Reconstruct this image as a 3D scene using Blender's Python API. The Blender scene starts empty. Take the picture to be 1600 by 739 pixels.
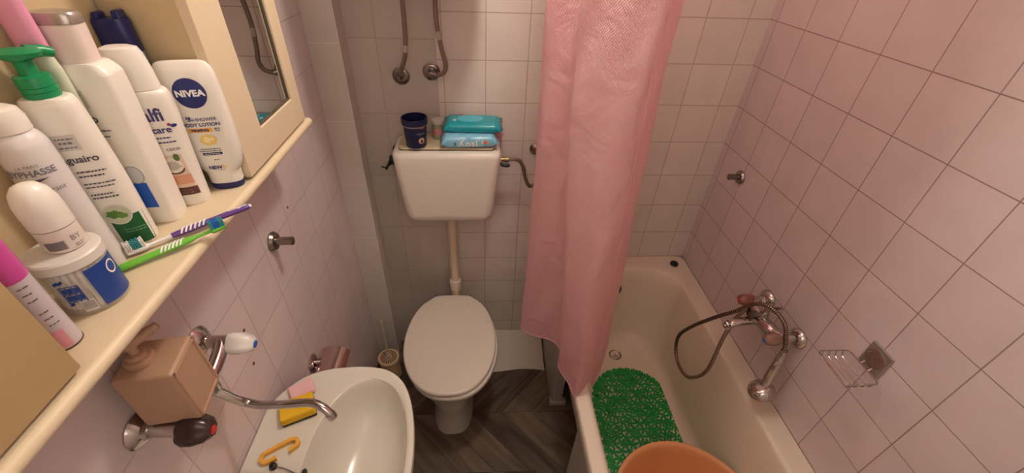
import bpy, bmesh, math, random
from math import pi, sin, cos, radians as R
from mathutils import Vector, Matrix
from mathutils.bvhtree import BVHTree
random.seed(7)
SC = bpy.context.scene
COL = SC.collection
# ---------------------------------------------------------------- camera, light, exposure
cam_d = bpy.data.cameras.new('camera'); cam = bpy.data.objects.new('camera', cam_d); COL.objects.link(cam)
cam.location = (-.9995, -1.5482, .2314); cam.rotation_euler = (.9219, -.0282, -.0465)
cam_d.sensor_width = 36; cam_d.sensor_fit = 'HORIZONTAL'; cam_d.lens = 649.15*36/1600
cam_d.shift_x = .009375; cam_d.shift_y = .003524; cam_d.clip_start = .01
SC.camera = cam
W = bpy.data.worlds.new('world'); SC.world = W; W.use_nodes = True
W.node_tree.nodes['Background'].inputs[0].default_value = (1, .8, .7, 1)
W.node_tree.nodes['Background'].inputs[1].default_value = .0
def lamp(name, loc, power, size, col):
    d = bpy.data.lights.new(name, 'POINT'); d.energy = power; d.shadow_soft_size = size; d.color = col
    o = bpy.data.objects.new(name, d); o.location = loc; COL.objects.link(o); return o
lamp('ceiling_bulb', (-.85, -.63, .71), 15.5, .05, (1, .955, .85))
# light of the hallway falling in through the open doorway behind the photographer
ad = bpy.data.lights.new('doorway_light', 'AREA'); ad.shape = 'RECTANGLE'; ad.size = .6; ad.size_y = 1.2; ad.energy = 3.0; ad.color = (1, .95, .88)
ao = bpy.data.objects.new('doorway_light', ad); ao.location = (-1.05, -1.69, .1); ao.rotation_euler = (R(80), 0, 0); COL.objects.link(ao)
SC.view_settings.view_transform = 'Standard'; SC.view_settings.look = 'None'
SC.view_settings.gamma = 1; SC.view_settings.use_curve_mapping = False
SC.view_settings.exposure = 0.0

# ---------------------------------------------------------------- materials
def lin(c):
    return tuple((x/255/12.92 if x/255 <= .04045 else ((x/255+.055)/1.055)**2.4) for x in c)
MATS = {}
def mat(name, c, rough=.5, metal=0, spec=.5, trans=0, alpha=1, noise=0, nscale=40, coat=0, emit=None, bump=0, bscale=200, sss=0):
    if name in MATS: return MATS[name]
    m = bpy.data.materials.new(name); m.use_nodes = True; nt = m.node_tree; b = nt.nodes['Principled BSDF']
    col = lin(c) + (1,)
    b.inputs['Base Color'].default_value = col; b.inputs['Roughness'].default_value = rough; b.inputs['Metallic'].default_value = metal
    b.inputs['Specular IOR Level'].default_value = spec; b.inputs['Transmission Weight'].default_value = trans; b.inputs['Alpha'].default_value = alpha
    b.inputs['Coat Weight'].default_value = coat
    if sss:
        b.inputs['Subsurface Weight'].default_value = sss; b.inputs['Subsurface Radius'].default_value = (.01, .006, .004)
    if noise or bump:
        tc = nt.nodes.new('ShaderNodeTexCoord'); n = nt.nodes.new('ShaderNodeTexNoise'); n.inputs['Scale'].default_value = nscale; n.inputs['Detail'].default_value = 6
        nt.links.new(tc.outputs['Object'], n.inputs['Vector'])
        if noise:
            mx = nt.nodes.new('ShaderNodeMixRGB'); mx.blend_type = 'MULTIPLY'; mx.inputs[0].default_value = 1
            mx.inputs[1].default_value = col
            cr = nt.nodes.new('ShaderNodeValToRGB'); cr.color_ramp.elements[0].position = .3; cr.color_ramp.elements[1].position = .7
            cr.color_ramp.elements[0].color = (1-noise,)*3+(1,); cr.color_ramp.elements[1].color = (1, 1, 1, 1)
            nt.links.new(n.outputs['Fac'], cr.inputs[0]); nt.links.new(cr.outputs[0], mx.inputs[2]); nt.links.new(mx.outputs[0], b.inputs['Base Color'])
        if bump:
            n2 = nt.nodes.new('ShaderNodeTexNoise'); n2.inputs['Scale'].default_value = bscale; nt.links.new(tc.outputs['Object'], n2.inputs['Vector'])
            bp = nt.nodes.new('ShaderNodeBump'); bp.inputs['Strength'].default_value = bump; bp.inputs['Distance'].default_value = .002
            nt.links.new(n2.outputs['Fac'], bp.inputs['Height']); nt.links.new(bp.outputs[0], b.inputs['Normal'])
    MATS[name] = m; return m

def tile_mat(name, axes, origin, size, tile, grout, gw=.0018, rough=.25, var=.05, region=None):
    """square glazed tiles; axes = which world axes carry (u, v); region = (xmax, size2, origin2, tile2, grout2) for the larger grey tiles"""
    m = bpy.data.materials.new(name); m.use_nodes = True; nt = m.node_tree; L = nt.links.new; b = nt.nodes['Principled BSDF']
    b.inputs['Roughness'].default_value = rough; b.inputs['Specular IOR Level'].default_value = .35
    g = nt.nodes.new('ShaderNodeNewGeometry'); sp = nt.nodes.new('ShaderNodeSeparateXYZ'); L(g.outputs['Position'], sp.inputs[0])
    def grid(origin, size, tile, grout):
        def ax(i, o):
            a = nt.nodes.new('ShaderNodeMath'); a.operation = 'SUBTRACT'; L(sp.outputs[axes[i]], a.inputs[0]); a.inputs[1].default_value = o - 40*size[i]; return a
        cv = nt.nodes.new('ShaderNodeCombineXYZ'); L(ax(0, origin[0]).outputs[0], cv.inputs[0]); L(ax(1, origin[1]).outputs[0], cv.inputs[1])
        br = nt.nodes.new('ShaderNodeTexBrick'); br.offset = 0; br.squash = 1; L(cv.outputs[0], br.inputs['Vector'])
        br.inputs['Scale'].default_value = 1; br.inputs['Brick Width'].default_value = size[0]; br.inputs['Row Height'].default_value = size[1]
        br.inputs['Mortar Size'].default_value = gw; br.inputs['Mortar Smooth'].default_value = .2
        c = lin(tile); br.inputs['Color1'].default_value = c+(1,); br.inputs['Color2'].default_value = tuple(x*(1-var) for x in c)+(1,)
        br.inputs['Mortar'].default_value = lin(grout)+(1,)
        return br
    b1 = grid(origin, size, tile, grout); colo = b1.outputs['Color']; fac = b1.outputs['Fac']
    if region:
        xm, s2, o2, t2, g2 = region
        b2 = grid(o2, s2, t2, g2)
        lt = nt.nodes.new('ShaderNodeMath'); lt.operation = 'LESS_THAN'; L(sp.outputs[0], lt.inputs[0]); lt.inputs[1].default_value = xm
        mx = nt.nodes.new('ShaderNodeMixRGB'); L(lt.outputs[0], mx.inputs[0]); L(colo, mx.inputs[1]); L(b2.outputs['Color'], mx.inputs[2]); colo = mx.outputs[0]
        mf = nt.nodes.new('ShaderNodeMixRGB'); L(lt.outputs[0], mf.inputs[0]); L(fac, mf.inputs[1]); L(b2.outputs['Fac'], mf.inputs[2]); fac = mf.outputs[0]
    n = nt.nodes.new('ShaderNodeTexNoise'); n.inputs['Scale'].default_value = 9; n.inputs['Detail'].default_value = 5; L(g.outputs['Position'], n.inputs['Vector'])
    cr = nt.nodes.new('ShaderNodeValToRGB'); cr.color_ramp.elements[0].position = .3; cr.color_ramp.elements[0].color = (.9, .885, .87, 1); cr.color_ramp.elements[1].position = .65
    L(n.outputs['Fac'], cr.inputs[0]); mm = nt.nodes.new('ShaderNodeMixRGB'); mm.blend_type = 'MULTIPLY'; mm.inputs[0].default_value = .6
    L(colo, mm.inputs[1]); L(cr.outputs[0], mm.inputs[2]); L(mm.outputs[0], b.inputs['Base Color'])
    iv = nt.nodes.new('ShaderNodeMath'); iv.operation = 'SUBTRACT'; iv.inputs[0].default_value = 1; L(fac, iv.inputs[1])
    bp = nt.nodes.new('ShaderNodeBump'); bp.inputs['Strength'].default_value = .5; bp.inputs['Distance'].default_value = .002; L(iv.outputs[0], bp.inputs['Height']); L(bp.outputs[0], b.inputs['Normal'])
    MATS[name] = m; return m

def chrome(name='chrome', c=(196, 190, 186), r=.14): return mat(name, c, r, 1)

# ---------------------------------------------------------------- mesh helpers
def catmull(pts, n=8, closed=False):
    P = [Vector(p) for p in pts]; out = []; N = len(P)
    rng = N if closed else N-1
    for i in range(rng):
        if closed: a, b, c, d = P[(i-1) % N], P[i], P[(i+1) % N], P[(i+2) % N]
        else: a, b, c, d = P[max(i-1, 0)], P[i], P[i+1], P[min(i+2, N-1)]
        for k in range(n):
            t = k/n; out.append(.5*((2*b)+(c-a)*t+(2*a-5*b+4*c-d)*t*t+(3*b-a-3*c+d)*t**3))
    if not closed: out.append(P[-1])
    return out

class MB:
    def __init__(self): self.v = []; self.f = []; self.m = []; self.uv = None
    def add(self, vs, fs, mi=0, M=None):
        o = len(self.v)
        for p in vs:
            p = Vector(p)
            self.v.append(tuple(M @ p) if M else tuple(p))
        for f in fs: self.f.append(tuple(i+o for i in f)); self.m.append(mi)
        return self
    def box(self, c, s, bev=.002, seg=2, mi=0, M=None):
        bm = bmesh.new(); bmesh.ops.create_cube(bm, size=1)
        for v in bm.verts: v.co = Vector((v.co.x*s[0]+c[0], v.co.y*s[1]+c[1], v.co.z*s[2]+c[2]))
        if bev: bmesh.ops.bevel(bm, geom=bm.edges[:], offset=min(bev, .49*min(s)), segments=seg, profile=.5, affect='EDGES')
        bm.verts.index_update(); vs = [v.co.copy() for v in bm.verts]; fs = [[v.index for v in f.verts] for f in bm.faces]; bm.free()
        return self.add(vs, fs, mi, M)
    def rings(self, rs, cap0=True, cap1=True, mi=0, M=None, closed=False):
        n = len(rs[0]); vs = [p for r in rs for p in r]; fs = []
        for i in range(len(rs)-1 + (1 if closed else 0)):
            a = i*n; b = ((i+1) % len(rs))*n
            for k in range(n): fs.append((a+k, a+(k+1) % n, b+(k+1) % n, b+k))
        if cap0 and not closed: fs.append(tuple(range(n))[::-1])
        if cap1 and not closed: fs.append(tuple(range((len(rs)-1)*n, len(rs)*n)))
        return self.add(vs, fs, mi, M)
    def lathe(self, prof, n=32, mi=0, M=None, cap0=True, cap1=True):
        return self.rings([[(r*cos(2*pi*k/n), r*sin(2*pi*k/n), z) for k in range(n)] for r, z in prof], cap0, cap1, mi, M)
    def tube(self, pts, rad, n=10, mi=0, caps=True, M=None, alt=None):
        P = [Vector(p) for p in pts]; N = len(P); rs = []
        T = [(P[min(i+1, N-1)]-P[max(i-1, 0)]).normalized() for i in range(N)]
        u = T[0].orthogonal().normalized()
        for i in range(N):
            u = (u - T[i]*u.dot(T[i])).normalized(); w = T[i].cross(u)
            r = rad[i] if isinstance(rad, (list, tuple)) else rad
            rs.append([P[i]+u*(r*cos(2*pi*k/n))+w*(r*sin(2*pi*k/n)) for k in range(n)])
        f0 = len(self.f); self.rings(rs, caps, caps, mi, M)
        if alt:
            for i in range(N-1):
                if (i//alt) % 2:
                    for k in range(n): self.m[f0+i*n+k] = 1
        return self
    def build(self, name, mats, parent=None, angle=38, smooth=True, **props):
        me = bpy.data.meshes.new(name); me.from_pydata(self.v, [], self.f)
        for m in (mats if isinstance(mats, (list, tuple)) else [mats]): me.materials.append(m)
        me.polygons.foreach_set('material_index', self.m)
        bm = bmesh.new(); bm.from_mesh(me); bmesh.ops.recalc_face_normals(bm, faces=bm.faces[:]); bm.to_mesh(me); bm.free()
        if smooth: me.shade_smooth(); me.set_sharp_from_angle(angle=R(angle))
        me.update()
        o = bpy.data.objects.new(name, me); COL.objects.link(o)
        if parent: o.parent = parent
        if smooth:
            w = o.modifiers.new('weighted_normal', 'WEIGHTED_NORMAL'); w.keep_sharp = True; w.weight = 90
        for k, v in props.items(): o[k] = v
        return o

def thing(name, label, cat, loc=(0, 0, 0), rz=0, group=None):
    o = bpy.data.objects.new(name, None); COL.objects.link(o); o.empty_display_size = .02
    o.location = loc; o.rotation_euler = (0, 0, rz); o['label'] = label; o['category'] = cat
    if group: o['group'] = group
    return o
def tag(o, label, cat, group=None):
    o['label'] = label; o['category'] = cat
    if group: o['group'] = group
    return o
def struct(o): o['kind'] = 'structure'; return o
def axm(loc, d, up=None):
    """matrix taking local +Z to direction d, placed at loc"""
    d = Vector(d).normalized(); q = d.to_track_quat('Z', 'Y'); return Matrix.Translation(Vector(loc)) @ q.to_matrix().to_4x4()
def se(a, b, n, z, N=40, cx=0, cy=0):
    """superellipse ring"""
    out = []
    for k in range(N):
        t = 2*pi*k/N; c, s = cos(t), sin(t)
        out.append((cx+a*math.copysign(abs(c)**(2/n), c), cy+b*math.copysign(abs(s)**(2/n), s), z))
    return out
def rrect(x0, x1, y0, y1, r, z, n=8):
    out = []
    r = min(r, (x1-x0)/2-1e-4, (y1-y0)/2-1e-4)
    for cx, cy, a0 in ((x1-r, y1-r, 0), (x0+r, y1-r, 90), (x0+r, y0+r, 180), (x1-r, y0+r, 270)):
        for k in range(n+1):
            a = R(a0+90*k/n); out.append((cx+r*cos(a), cy+r*sin(a), z))
    return out

_tc = {}
def text2d(s, size, bold=0, sx=1, align='CENTER'):
    key = (s, size, bold, sx, align)
    if key in _tc: return _tc[key]
    cu = bpy.data.curves.new('text', 'FONT'); cu.body = s; cu.size = size; cu.offset = bold; cu.align_x = align; cu.align_y = 'CENTER'; cu.resolution_u = 3; cu.space_character = 1.14 if bold > .001 else 1
    o = bpy.data.objects.new('text', cu); me = bpy.data.meshes.new_from_object(o)
    vs = [(v.co.x*sx, v.co.y) for v in me.vertices]; fs = [tuple(p.vertices) for p in me.polygons]
    bpy.data.objects.remove(o); bpy.data.meshes.remove(me); bpy.data.curves.remove(cu)
    _tc[key] = (vs, fs); return vs, fs

# ================================================================ ROOM
XL, YF, ZF, ZC = -1.545, -1.72, -1.65, .82
m_left = tile_mat('tiles_left', (1, 2), (-.6985, -.4498), (.15, .15), (228, 210, 209), (206, 187, 184))
m_right = tile_mat('tiles_right', (1, 2), (-.1885, 0), (.15, .15), (228, 210, 209), (166, 140, 132), gw=.0014)
m_back = tile_mat('tiles_back', (0, 2), (-.0754, 0), (.15, .15), (234, 221, 211), (196, 172, 156), gw=.0016,
                  region=(-1.148, (.2, .26), (-1.148, -.085), (206, 195, 183), (188, 173, 160)))
m_col = tile_mat('tiles_column', (0, 2), (-1.445, -.085), (.2, .26), (220, 210, 199), (234, 224, 213))
m_cside = tile_mat('tiles_column_side', (1, 2), (0, -.085), (.2, .26), (224, 207, 200), (214, 196, 188))
m_ceil = mat('ceiling_paint', (238, 230, 222), .8)
def wall(name, c, s, m):
    return struct(MB().box(c, s, 0).build(name, m, smooth=False))
wall('wall_left', (XL-.05, (YF)/2, (ZF+ZC)/2), (.1, -YF+.2, ZC-ZF), m_left)
wall('wall_right', (.05, (YF)/2, (ZF+ZC)/2), (.1, -YF+.2, ZC-ZF), m_right)
wall('wall_back', (XL/2, .05, (ZF+ZC)/2), (-XL, .1, ZC-ZF), m_back)
wall('wall_front', (XL/2, YF-.05, (ZF+ZC)/2), (-XL, .1, ZC-ZF), m_ceil)
wall('ceiling', (XL/2, YF/2, ZC+.05), (-XL+.2, -YF+.2, .1), m_ceil)
# herringbone wood look floor
def floor_mat():
    m = bpy.data.materials.new('chevron_wood'); m.use_nodes = True; nt = m.node_tree; L = nt.links.new; b = nt.nodes['Principled BSDF']
    b.inputs['Roughness'].default_value = .45; b.inputs['Specular IOR Level'].default_value = .3
    g = nt.nodes.new('ShaderNodeNewGeometry'); sp = nt.nodes.new('ShaderNodeSeparateXYZ'); L(g.outputs['Position'], sp.inputs[0])
    def M(op, a, bb=None):
        n = nt.nodes.new('ShaderNodeMath'); n.operation = op
        for i, v in enumerate((a, bb)):
            if v is None: continue
            if isinstance(v, (int, float)): n.inputs[i].default_value = v
            else: L(v, n.inputs[i])
        return n.outputs[0]
    yy = M('ADD', sp.outputs[1], .452+10*.52)         # chevron bands along Y, 0.52 m each
    band = M('FLOOR', M('DIVIDE', yy, .52)); par = M('FLOORED_MODULO', band, 2.0)
    sg = M('SUBTRACT', M('MULTIPLY', par, 2.0), 1.0)
    fy = M('SUBTRACT', yy, M('MULTIPLY', band, .52))
    k = M('MULTIPLY', sg, fy)
    u = M('ADD', M('ADD', sp.outputs[0], M('MULTIPLY', k, .95)), M('MULTIPLY', par, -.494))
    pid = M('FLOOR', M('DIVIDE', u, .15)); fu = M('SUBTRACT', M('DIVIDE', u, .15), pid)
    cvv = nt.nodes.new('ShaderNodeCombineXYZ'); L(pid, cvv.inputs[0]); L(band, cvv.inputs[1])
    wn = nt.nodes.new('ShaderNodeTexWhiteNoise'); L(cvv.outputs[0], wn.inputs['Vector'])
    gv = nt.nodes.new('ShaderNodeCombineXYZ'); L(M('MULTIPLY', u, 11.0), gv.inputs[0]); L(M('MULTIPLY', fy, 3.4), gv.inputs[1]); L(M('MULTIPLY', pid, 3.7), gv.inputs[2])
    n = nt.nodes.new('ShaderNodeTexNoise'); n.inputs['Scale'].default_value = 1; n.inputs['Detail'].default_value = 6; n.inputs['Distortion'].default_value = .7; L(gv.outputs[0], n.inputs['Vector'])
    cr = nt.nodes.new('ShaderNodeValToRGB'); e = cr.color_ramp.elements
    e[0].position = .28; e[0].color = lin((70, 57, 45))+(1,); e[1].position = .72; e[1].color = lin((126, 107, 89))+(1,)
    L(M('ADD', n.outputs['Fac'], M('MULTIPLY', M('SUBTRACT', wn.outputs['Value'], .5), .34)), cr.inputs[0])
    edge = M('MINIMUM', fu, M('SUBTRACT', 1.0, fu)); ln = M('LESS_THAN', edge, .02)
    be = M('LESS_THAN', M('MINIMUM', fy, M('SUBTRACT', .52, fy)), .0015)
    mx = nt.nodes.new('ShaderNodeMixRGB'); L(M('MULTIPLY', M('MAXIMUM', ln, be), .55), mx.inputs[0]); L(cr.outputs[0], mx.inputs[1]); mx.inputs[2].default_value = lin((52, 42, 36))+(1,)
    L(mx.outputs[0], b.inputs['Base Color']); return m
wall('floor', (XL/2, YF/2, ZF-.05), (-XL+.2, -YF+.2, .1), floor_mat())
# tiled pipe boxing in the back left corner
o = MB().box(((XL-1.445)/2, -.0425, (ZF+ZC)/2), (-1.445-XL, .085, ZC-ZF), 0)
for i, f in enumerate(o.f):
    n = sum((Vector(o.v[j]) for j in f), Vector())/len(f)
    o.m[i] = 1 if n.x > -1.446 else 0
struct(o.build('trim_1', [m_col, m_cside], smooth=False))

# ================================================================ shared finishes
porc = mat('sanitary_porcelain', (222, 215, 200), .2, coat=.1)
plast = mat('white_plastic', (232, 220, 206), .35, sss=.0)
CH = chrome()
CHD = chrome('worn_chrome', (150, 140, 132), .25)
blackp = mat('black_plastic', (26, 24, 24), .4)

# ================================================================ BATHTUB
enamel = mat('cream_enamel', (236, 220, 200), .34)
tub = thing('bathtub', 'cream enamel bathtub along the right tiled wall', 'bathtub', (0, 0, ZF))
b = MB(); z0 = -ZF
def tr(x0, x1, y0, y1, r, z): return rrect(x0, x1, y0, y1, r, z+z0, 10)
rs = [tr(-.655, -.004, -1.70, -.004, .03, -1.12), tr(-.672, -.002, -1.712, -.002, .035, -1.105), tr(-.680, -.001, -1.715, -.001, .04, -1.075),
      tr(-.676, -.001, -1.712, -.001, .04, -1.055), tr(-.665, -.003, -1.70, -.003, .04, -1.048),
      tr(-.640, -.040, -1.60, -.060, .09, -1.048), tr(-.626, -.066, -1.575, -.082, .12, -1.052), tr(-.617, -.080, -1.562, -.094, .13, -1.066),
      tr(-.608, -.090, -1.55, -.105, .135, -1.10), tr(-.592, -.105, -1.51, -.128, .14, -1.20), tr(-.578, -.118, -1.46, -.155, .15, -1.32),
      tr(-.566, -.130, -1.42, -.178, .15, -1.39), tr(-.550, -.145, -1.38, -.205, .15, -1.425), tr(-.52, -.175, -1.33, -.24, .14, -1.441), tr(-.44, -.25, -1.2, -.34, .08, -1.446)]
b.rings(rs, cap0=False, cap1=True)
b.rings([[(x, y, z0-1.44-.012 if i else z0-1.12) for x, y, _ in tr(-.655+.06*i, -.004-.06*i, -1.70+.06*i, -.004-.06*i, .03, 0)] for i in (0, 1)], cap0=False, cap1=True)
b.build('tub_shell', enamel, tub, angle=50)
ap = mat('apron_panel', (196, 186, 174), .5, noise=.08)
MB().box((-.629, -.212, z0-1.38), (.050, .415, .53), .004).build('apron_panel', ap, tub)
MB().box((-.643, -1.245, z0-1.38), (.03, .905, .54), .004).build('apron_panel', ap, tub)
MB().box((-.622, -.411, z0-1.634), (.078, .030, .030), .004).build('apron_foot', ap, tub)
d = MB(); d.lathe([(.030, 0), (.031, .003), (.026, .005), (.022, .003), (.021, -.002)], 28, M=Matrix.Translation((-.336, -.285, z0-1.4455)))
dr = d.build('drain', CHD, tub)
g = MB(); g.lathe([(.020, 0), (.0205, .0012)], 24, M=Matrix.Translation((-.336, -.285, z0-1.4455)));
for k in range(6): g.lathe([(.0042, .0013), (.0042, .0022)], 10, 1, Matrix.Translation((-.336+.012*cos(k*pi/3), -.285+.012*sin(k*pi/3), z0-1.4455)))
g.lathe([(.004, .0013), (.004, .004)], 10, 0, Matrix.Translation((-.336, -.285, z0-1.4455)))
g.build('drain_grate', [CHD, blackp], dr)
ov = MB(); Mo = axm((-.345, -.120, z0-1.155), (0, -1, .22)); ov.lathe([(.027, -.006), (.029, .002), (.027, .006), (.020, .007), (.018, .003)], 28, M=Mo)
ovo = ov.build('overflow', CHD, tub); o2 = MB(); o2.box((0, 0, .0045), (.03, .007, .003), .001, M=Mo); o2.box((0, 0, .0045), (.007, .03, .003), .001, M=Mo); o2.build('overflow_slot', blackp, ovo)
pl = thing('tub_plug', 'round black rubber plug on the back corner of the tub rim', 'plug', (-.067, -.066, -1.048))
MB().lathe([(.0185, 0), (.0195, .004), (.018, .010), (.012, .012), (.011, .010)], 28).build('stopper', blackp, pl)
MB().tube([(0, .004, .0095), (0, .003, .014), (0, -.003, .014), (0, -.004, .0095)], .0012, 6).build('ring', blackp, pl)

# ================================================================ SINK
sink = thing('washbasin', 'white wall-hung washbasin below the mirror cabinet', 'sink', (XL, -1.09, -.765))
half = [(0, .10), (.002, .16), (.026, .205), (.065, .245), (.115, .266), (.165, .273), (.225, .274), (.285, .262), (.33, .228), (.358, .178), (.377, .11), (.386, .04)]
poly = half + [(x, -y) for x, y in reversed(half)]
outl = [Vector((p.x, p.y)) for p in catmull([(x, y, 0) for x, y in poly], 6, True)]
cxs, cys = .250, 0.0
def rad_at(t):
    d = Vector((cos(t), sin(t))); best = 0; c = Vector((cxs, cys))
    for i in range(len(outl)):
        a, bb = outl[i]-c, outl[(i+1) % len(outl)]-c; e = bb-a
        den = d.x*e.y-d.y*e.x
        if abs(den) < 1e-9: continue
        s = (a.x*e.y-a.y*e.x)/den; uu = (a.x*d.y-a.y*d.x)/den
        if s > 0 and -1e-6 <= uu <= 1+1e-6: best = max(best, s)
    return best
NS = 96; TH = [2*pi*k/NS for k in range(NS)]; RO = [rad_at(t) for t in TH]
def bowlr(t, a=.118, c=.232, n=2.25): return 1/((abs(cos(t))/a)**n+(abs(sin(t))/c)**n)**(1/n)
def srow(fn, z): return [(max(.001, cxs+fn(i)*cos(TH[i])), cys+fn(i)*sin(TH[i]), z) for i in range(NS)]
b = MB()
rows = [srow(lambda i: RO[i]*.30, -.19), srow(lambda i: RO[i]*.62, -.165), srow(lambda i: RO[i]*.90, -.085), srow(lambda i: RO[i]*.985, -.035), srow(lambda i: RO[i], -.014), srow(lambda i: RO[i]*.995, -.004),
        srow(lambda i: RO[i]*.985, 0), srow(lambda i: max(RO[i]-.013, bowlr(TH[i])+.002), 0),
        srow(lambda i: max(RO[i]-.022, bowlr(TH[i])+.001), -.004), srow(lambda i: max(min(RO[i]-.034, bowlr(TH[i])+.05), bowlr(TH[i])+.0005), -.007), srow(lambda i: bowlr(TH[i])*1.02, -.008),
        srow(lambda i: bowlr(TH[i]), -.011), srow(lambda i: bowlr(TH[i])*.975, -.022), srow(lambda i: bowlr(TH[i])*.93, -.05), srow(lambda i: bowlr(TH[i])*.85, -.085),
        srow(lambda i: bowlr(TH[i])*.70, -.115), srow(lambda i: bowlr(TH[i])*.45, -.133), srow(lambda i: bowlr(TH[i])*.15, -.138)]
b.rings(rows); b.build('basin', porc, sink, angle=55)
MB().lathe([(.022, 0), (.023, .003), (.017, .004), (.015, .001)], 24, M=Matrix.Translation((cxs, 0, -.138))).build('drain', CH, sink)
MB().lathe([(.008, -.002), (.009, .001), (.0075, .0015)], 16, M=axm((.139, .0, -.022), (1, 0, .3))).build('overflow_hole', blackp, sink)

# ================================================================ TOILET
toilet = thing('toilet', 'white toilet with closed lid below the cistern', 'toilet', (-1.13, -.10, ZF))
egg0 = [(.062, 0), (.098, -.018), (.150, -.075), (.184, -.165), (.196, -.275), (.183, -.375), (.143, -.462), (.078, -.520), (0, -.535)]
egg = catmull([(x, y, 0) for x, y in egg0] + [(-x, y, 0) for x, y in reversed(egg0[:-1])], 6, True)
cen = Vector((0, -.27, 0))
def er(s, z, dx=0, dy=0): return [tuple(cen+(p-cen)*s+Vector((dx, dy, z))) for p in egg]
def egg_angle_ring(a, y0, y1, z, n):
    """superellipse ring with the same sample angles as the egg outline"""
    out = []; cy = (y0+y1)/2; bb = abs(y1-y0)/2
    for p in egg:
        q = p-cen; t = math.atan2(q.y/.27, q.x/.19); c, s = cos(t), sin(t)
        out.append((a*math.copysign(abs(c)**(2/n), c), cy+bb*math.copysign(abs(s)**(2/n), s), z))
    return out
b = MB()
b.rings([egg_angle_ring(.092, -.06, -.452, 0, 3), egg_angle_ring(.088, -.06, -.448, .02, 3), egg_angle_ring(.084, -.06, -.440, .09, 2.6), egg_angle_ring(.090, -.055, -.445, .16, 2.4),
         egg_angle_ring(.122, -.04, -.475, .25, 2.2), er(.80, .31, 0, .012), er(.91, .365, 0, .004), er(.945, .385), er(.95, .40), er(.94, .405)])
b.build('bowl', porc, toilet, angle=60)
def slab(rs): return MB().rings(rs)
slab([er(.985, .408, .009, -.006), er(1.0, .412, .009, -.006), er(1.002, .420, .009, -.006), er(.99, .4265, .009, -.006)]).build('seat', plast, toilet, angle=60)
slab([er(.985, .429), er(1.0, .432), er(1.004, .440), er(.995, .447), er(.97, .451), er(.7, .4545), er(.3, .456)]).build('lid', mat('lid_plastic', (232, 219, 204), .22), toilet, angle=60)
for s in (-1, 1):
    MB().box((s*.082, -.012, .4475), (.003, .032, .006), .0008).build('hinge_slit', blackp, toilet)  # thin black bar paints in the dark slit by the lid hinge

# cistern
cis = thing('toilet_cistern', 'white plastic toilet cistern mounted on the back wall', 'cistern', (-1.117, 0, -.72))
b = MB()
def cr_(hw, y0, y1, r, z): return rrect(-hw, hw, y0, y1, r, z, 8)
b.rings([cr_(.125, -.150, -.035, .03, .0), cr_(.152, -.172, -.02, .035, .004), cr_(.166, -.183, -.012, .035, .018), cr_(.172, -.187, -.008, .035, .04), cr_(.182, -.187, -.006, .033, .14),
         cr_(.193, -.184, -.005, .03, .245), cr_(.1965, -.181, -.004, .03, .275), cr_(.1955, -.178, -.004, .03, .287), cr_(.188, -.170, -.006, .028, .295), cr_(.175, -.157, -.012, .02, .297)])
b.build('tank', plast, cis, angle=60)
aged = mat('aged_beige_plastic', (214, 194, 158), .5, noise=.15)
MB().rings([cr_(.172, -.150, -.012, .016, .299), cr_(.173, -.151, -.012, .016, .304), cr_(.170, -.148, -.014, .015, .307)]).build('lid', aged, cis, angle=60)
MB().rings([cr_(.1735, -.1525, -.012, .016, .297), cr_(.1735, -.1525, -.012, .016, .2992)]).build('lid_gap', mat('gap_shade_brown', (70, 52, 38), .8), cis)  # dark brown band paints in the shade of the gap under the lid
lv = MB(); lv.lathe([(.018, 0), (.020, .010), (.017, .022), (.010, .026)], 16, M=axm((-.195, -.10, .235), (-1, 0, 0))); lv.tube([(-.21, -.11, .225), (-.235, -.125, .215), (-.25, -.12, .216)], .003, 8); lv.tube([(-.205, -.09, .235), (-.215, -.10, .238), (-.218, -.14, .236), (-.222, -.165, .23)], .005, 8); lv.tube([(-.205, -.085, .24), (-.208, -.06, .262), (-.204, -.05, .268)], .005, 8)
lv.build('flush_lever', blackp, cis)
brass = mat('dull_brass', (150, 128, 92), .35, .9)
nt_ = MB(); nt_.lathe([(.019, 0), (.019, .008), (.015, .009), (.015, .014)], 20, M=axm((.186, -.10, .238), (1, 0, 0))); nt_.build('inlet_nut', plast, cis)
nb = MB(); nb.lathe([(.009, 0), (.009, .014), (.0115, .015), (.0115, .028), (.008, .029)], 12, M=axm((.200, -.10, .238), (1, 0, 0))); nb.build('inlet_fitting', brass, cis)
tap_ = MB(); tap_.tube([(.198, -.108, .228), (.206, -.112, .221), (.224, -.114, .219), (.234, -.114, .221)], [.005, .008, .008, .005], 10); tap_.build('inlet_lever', blackp, cis)
fp = thing('flush_pipe', 'cream plastic flush pipe between cistern and toilet', 'pipe', (-1.118, -.075, -1.24))
pipe_m = mat('cream_pipe', (224, 204, 176), .4)
MB().tube([(0, 0, z) for z in (.0, .1, .2, .3, .4, .512)], .019, 20).build('tube', pipe_m, fp)
MB().lathe([(.020, .512), (.024, .508), (.024, .5)], 20, cap0=False, cap1=False).build('top_collar', pipe_m, fp)
b = MB(); b.lathe([(.021, .06), (.024, .062), (.025, .080), (.023, .083), (.023, .092), (.026, .094), (.026, .118), (.022, .122)], 24)
for k in range(10): b.box((.026*cos(k*pi/5), .026*sin(k*pi/5), .106), (.004, .004, .02), .001)
b.build('coupling', mat('white_coupling', (228, 212, 194), .35), fp)
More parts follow.
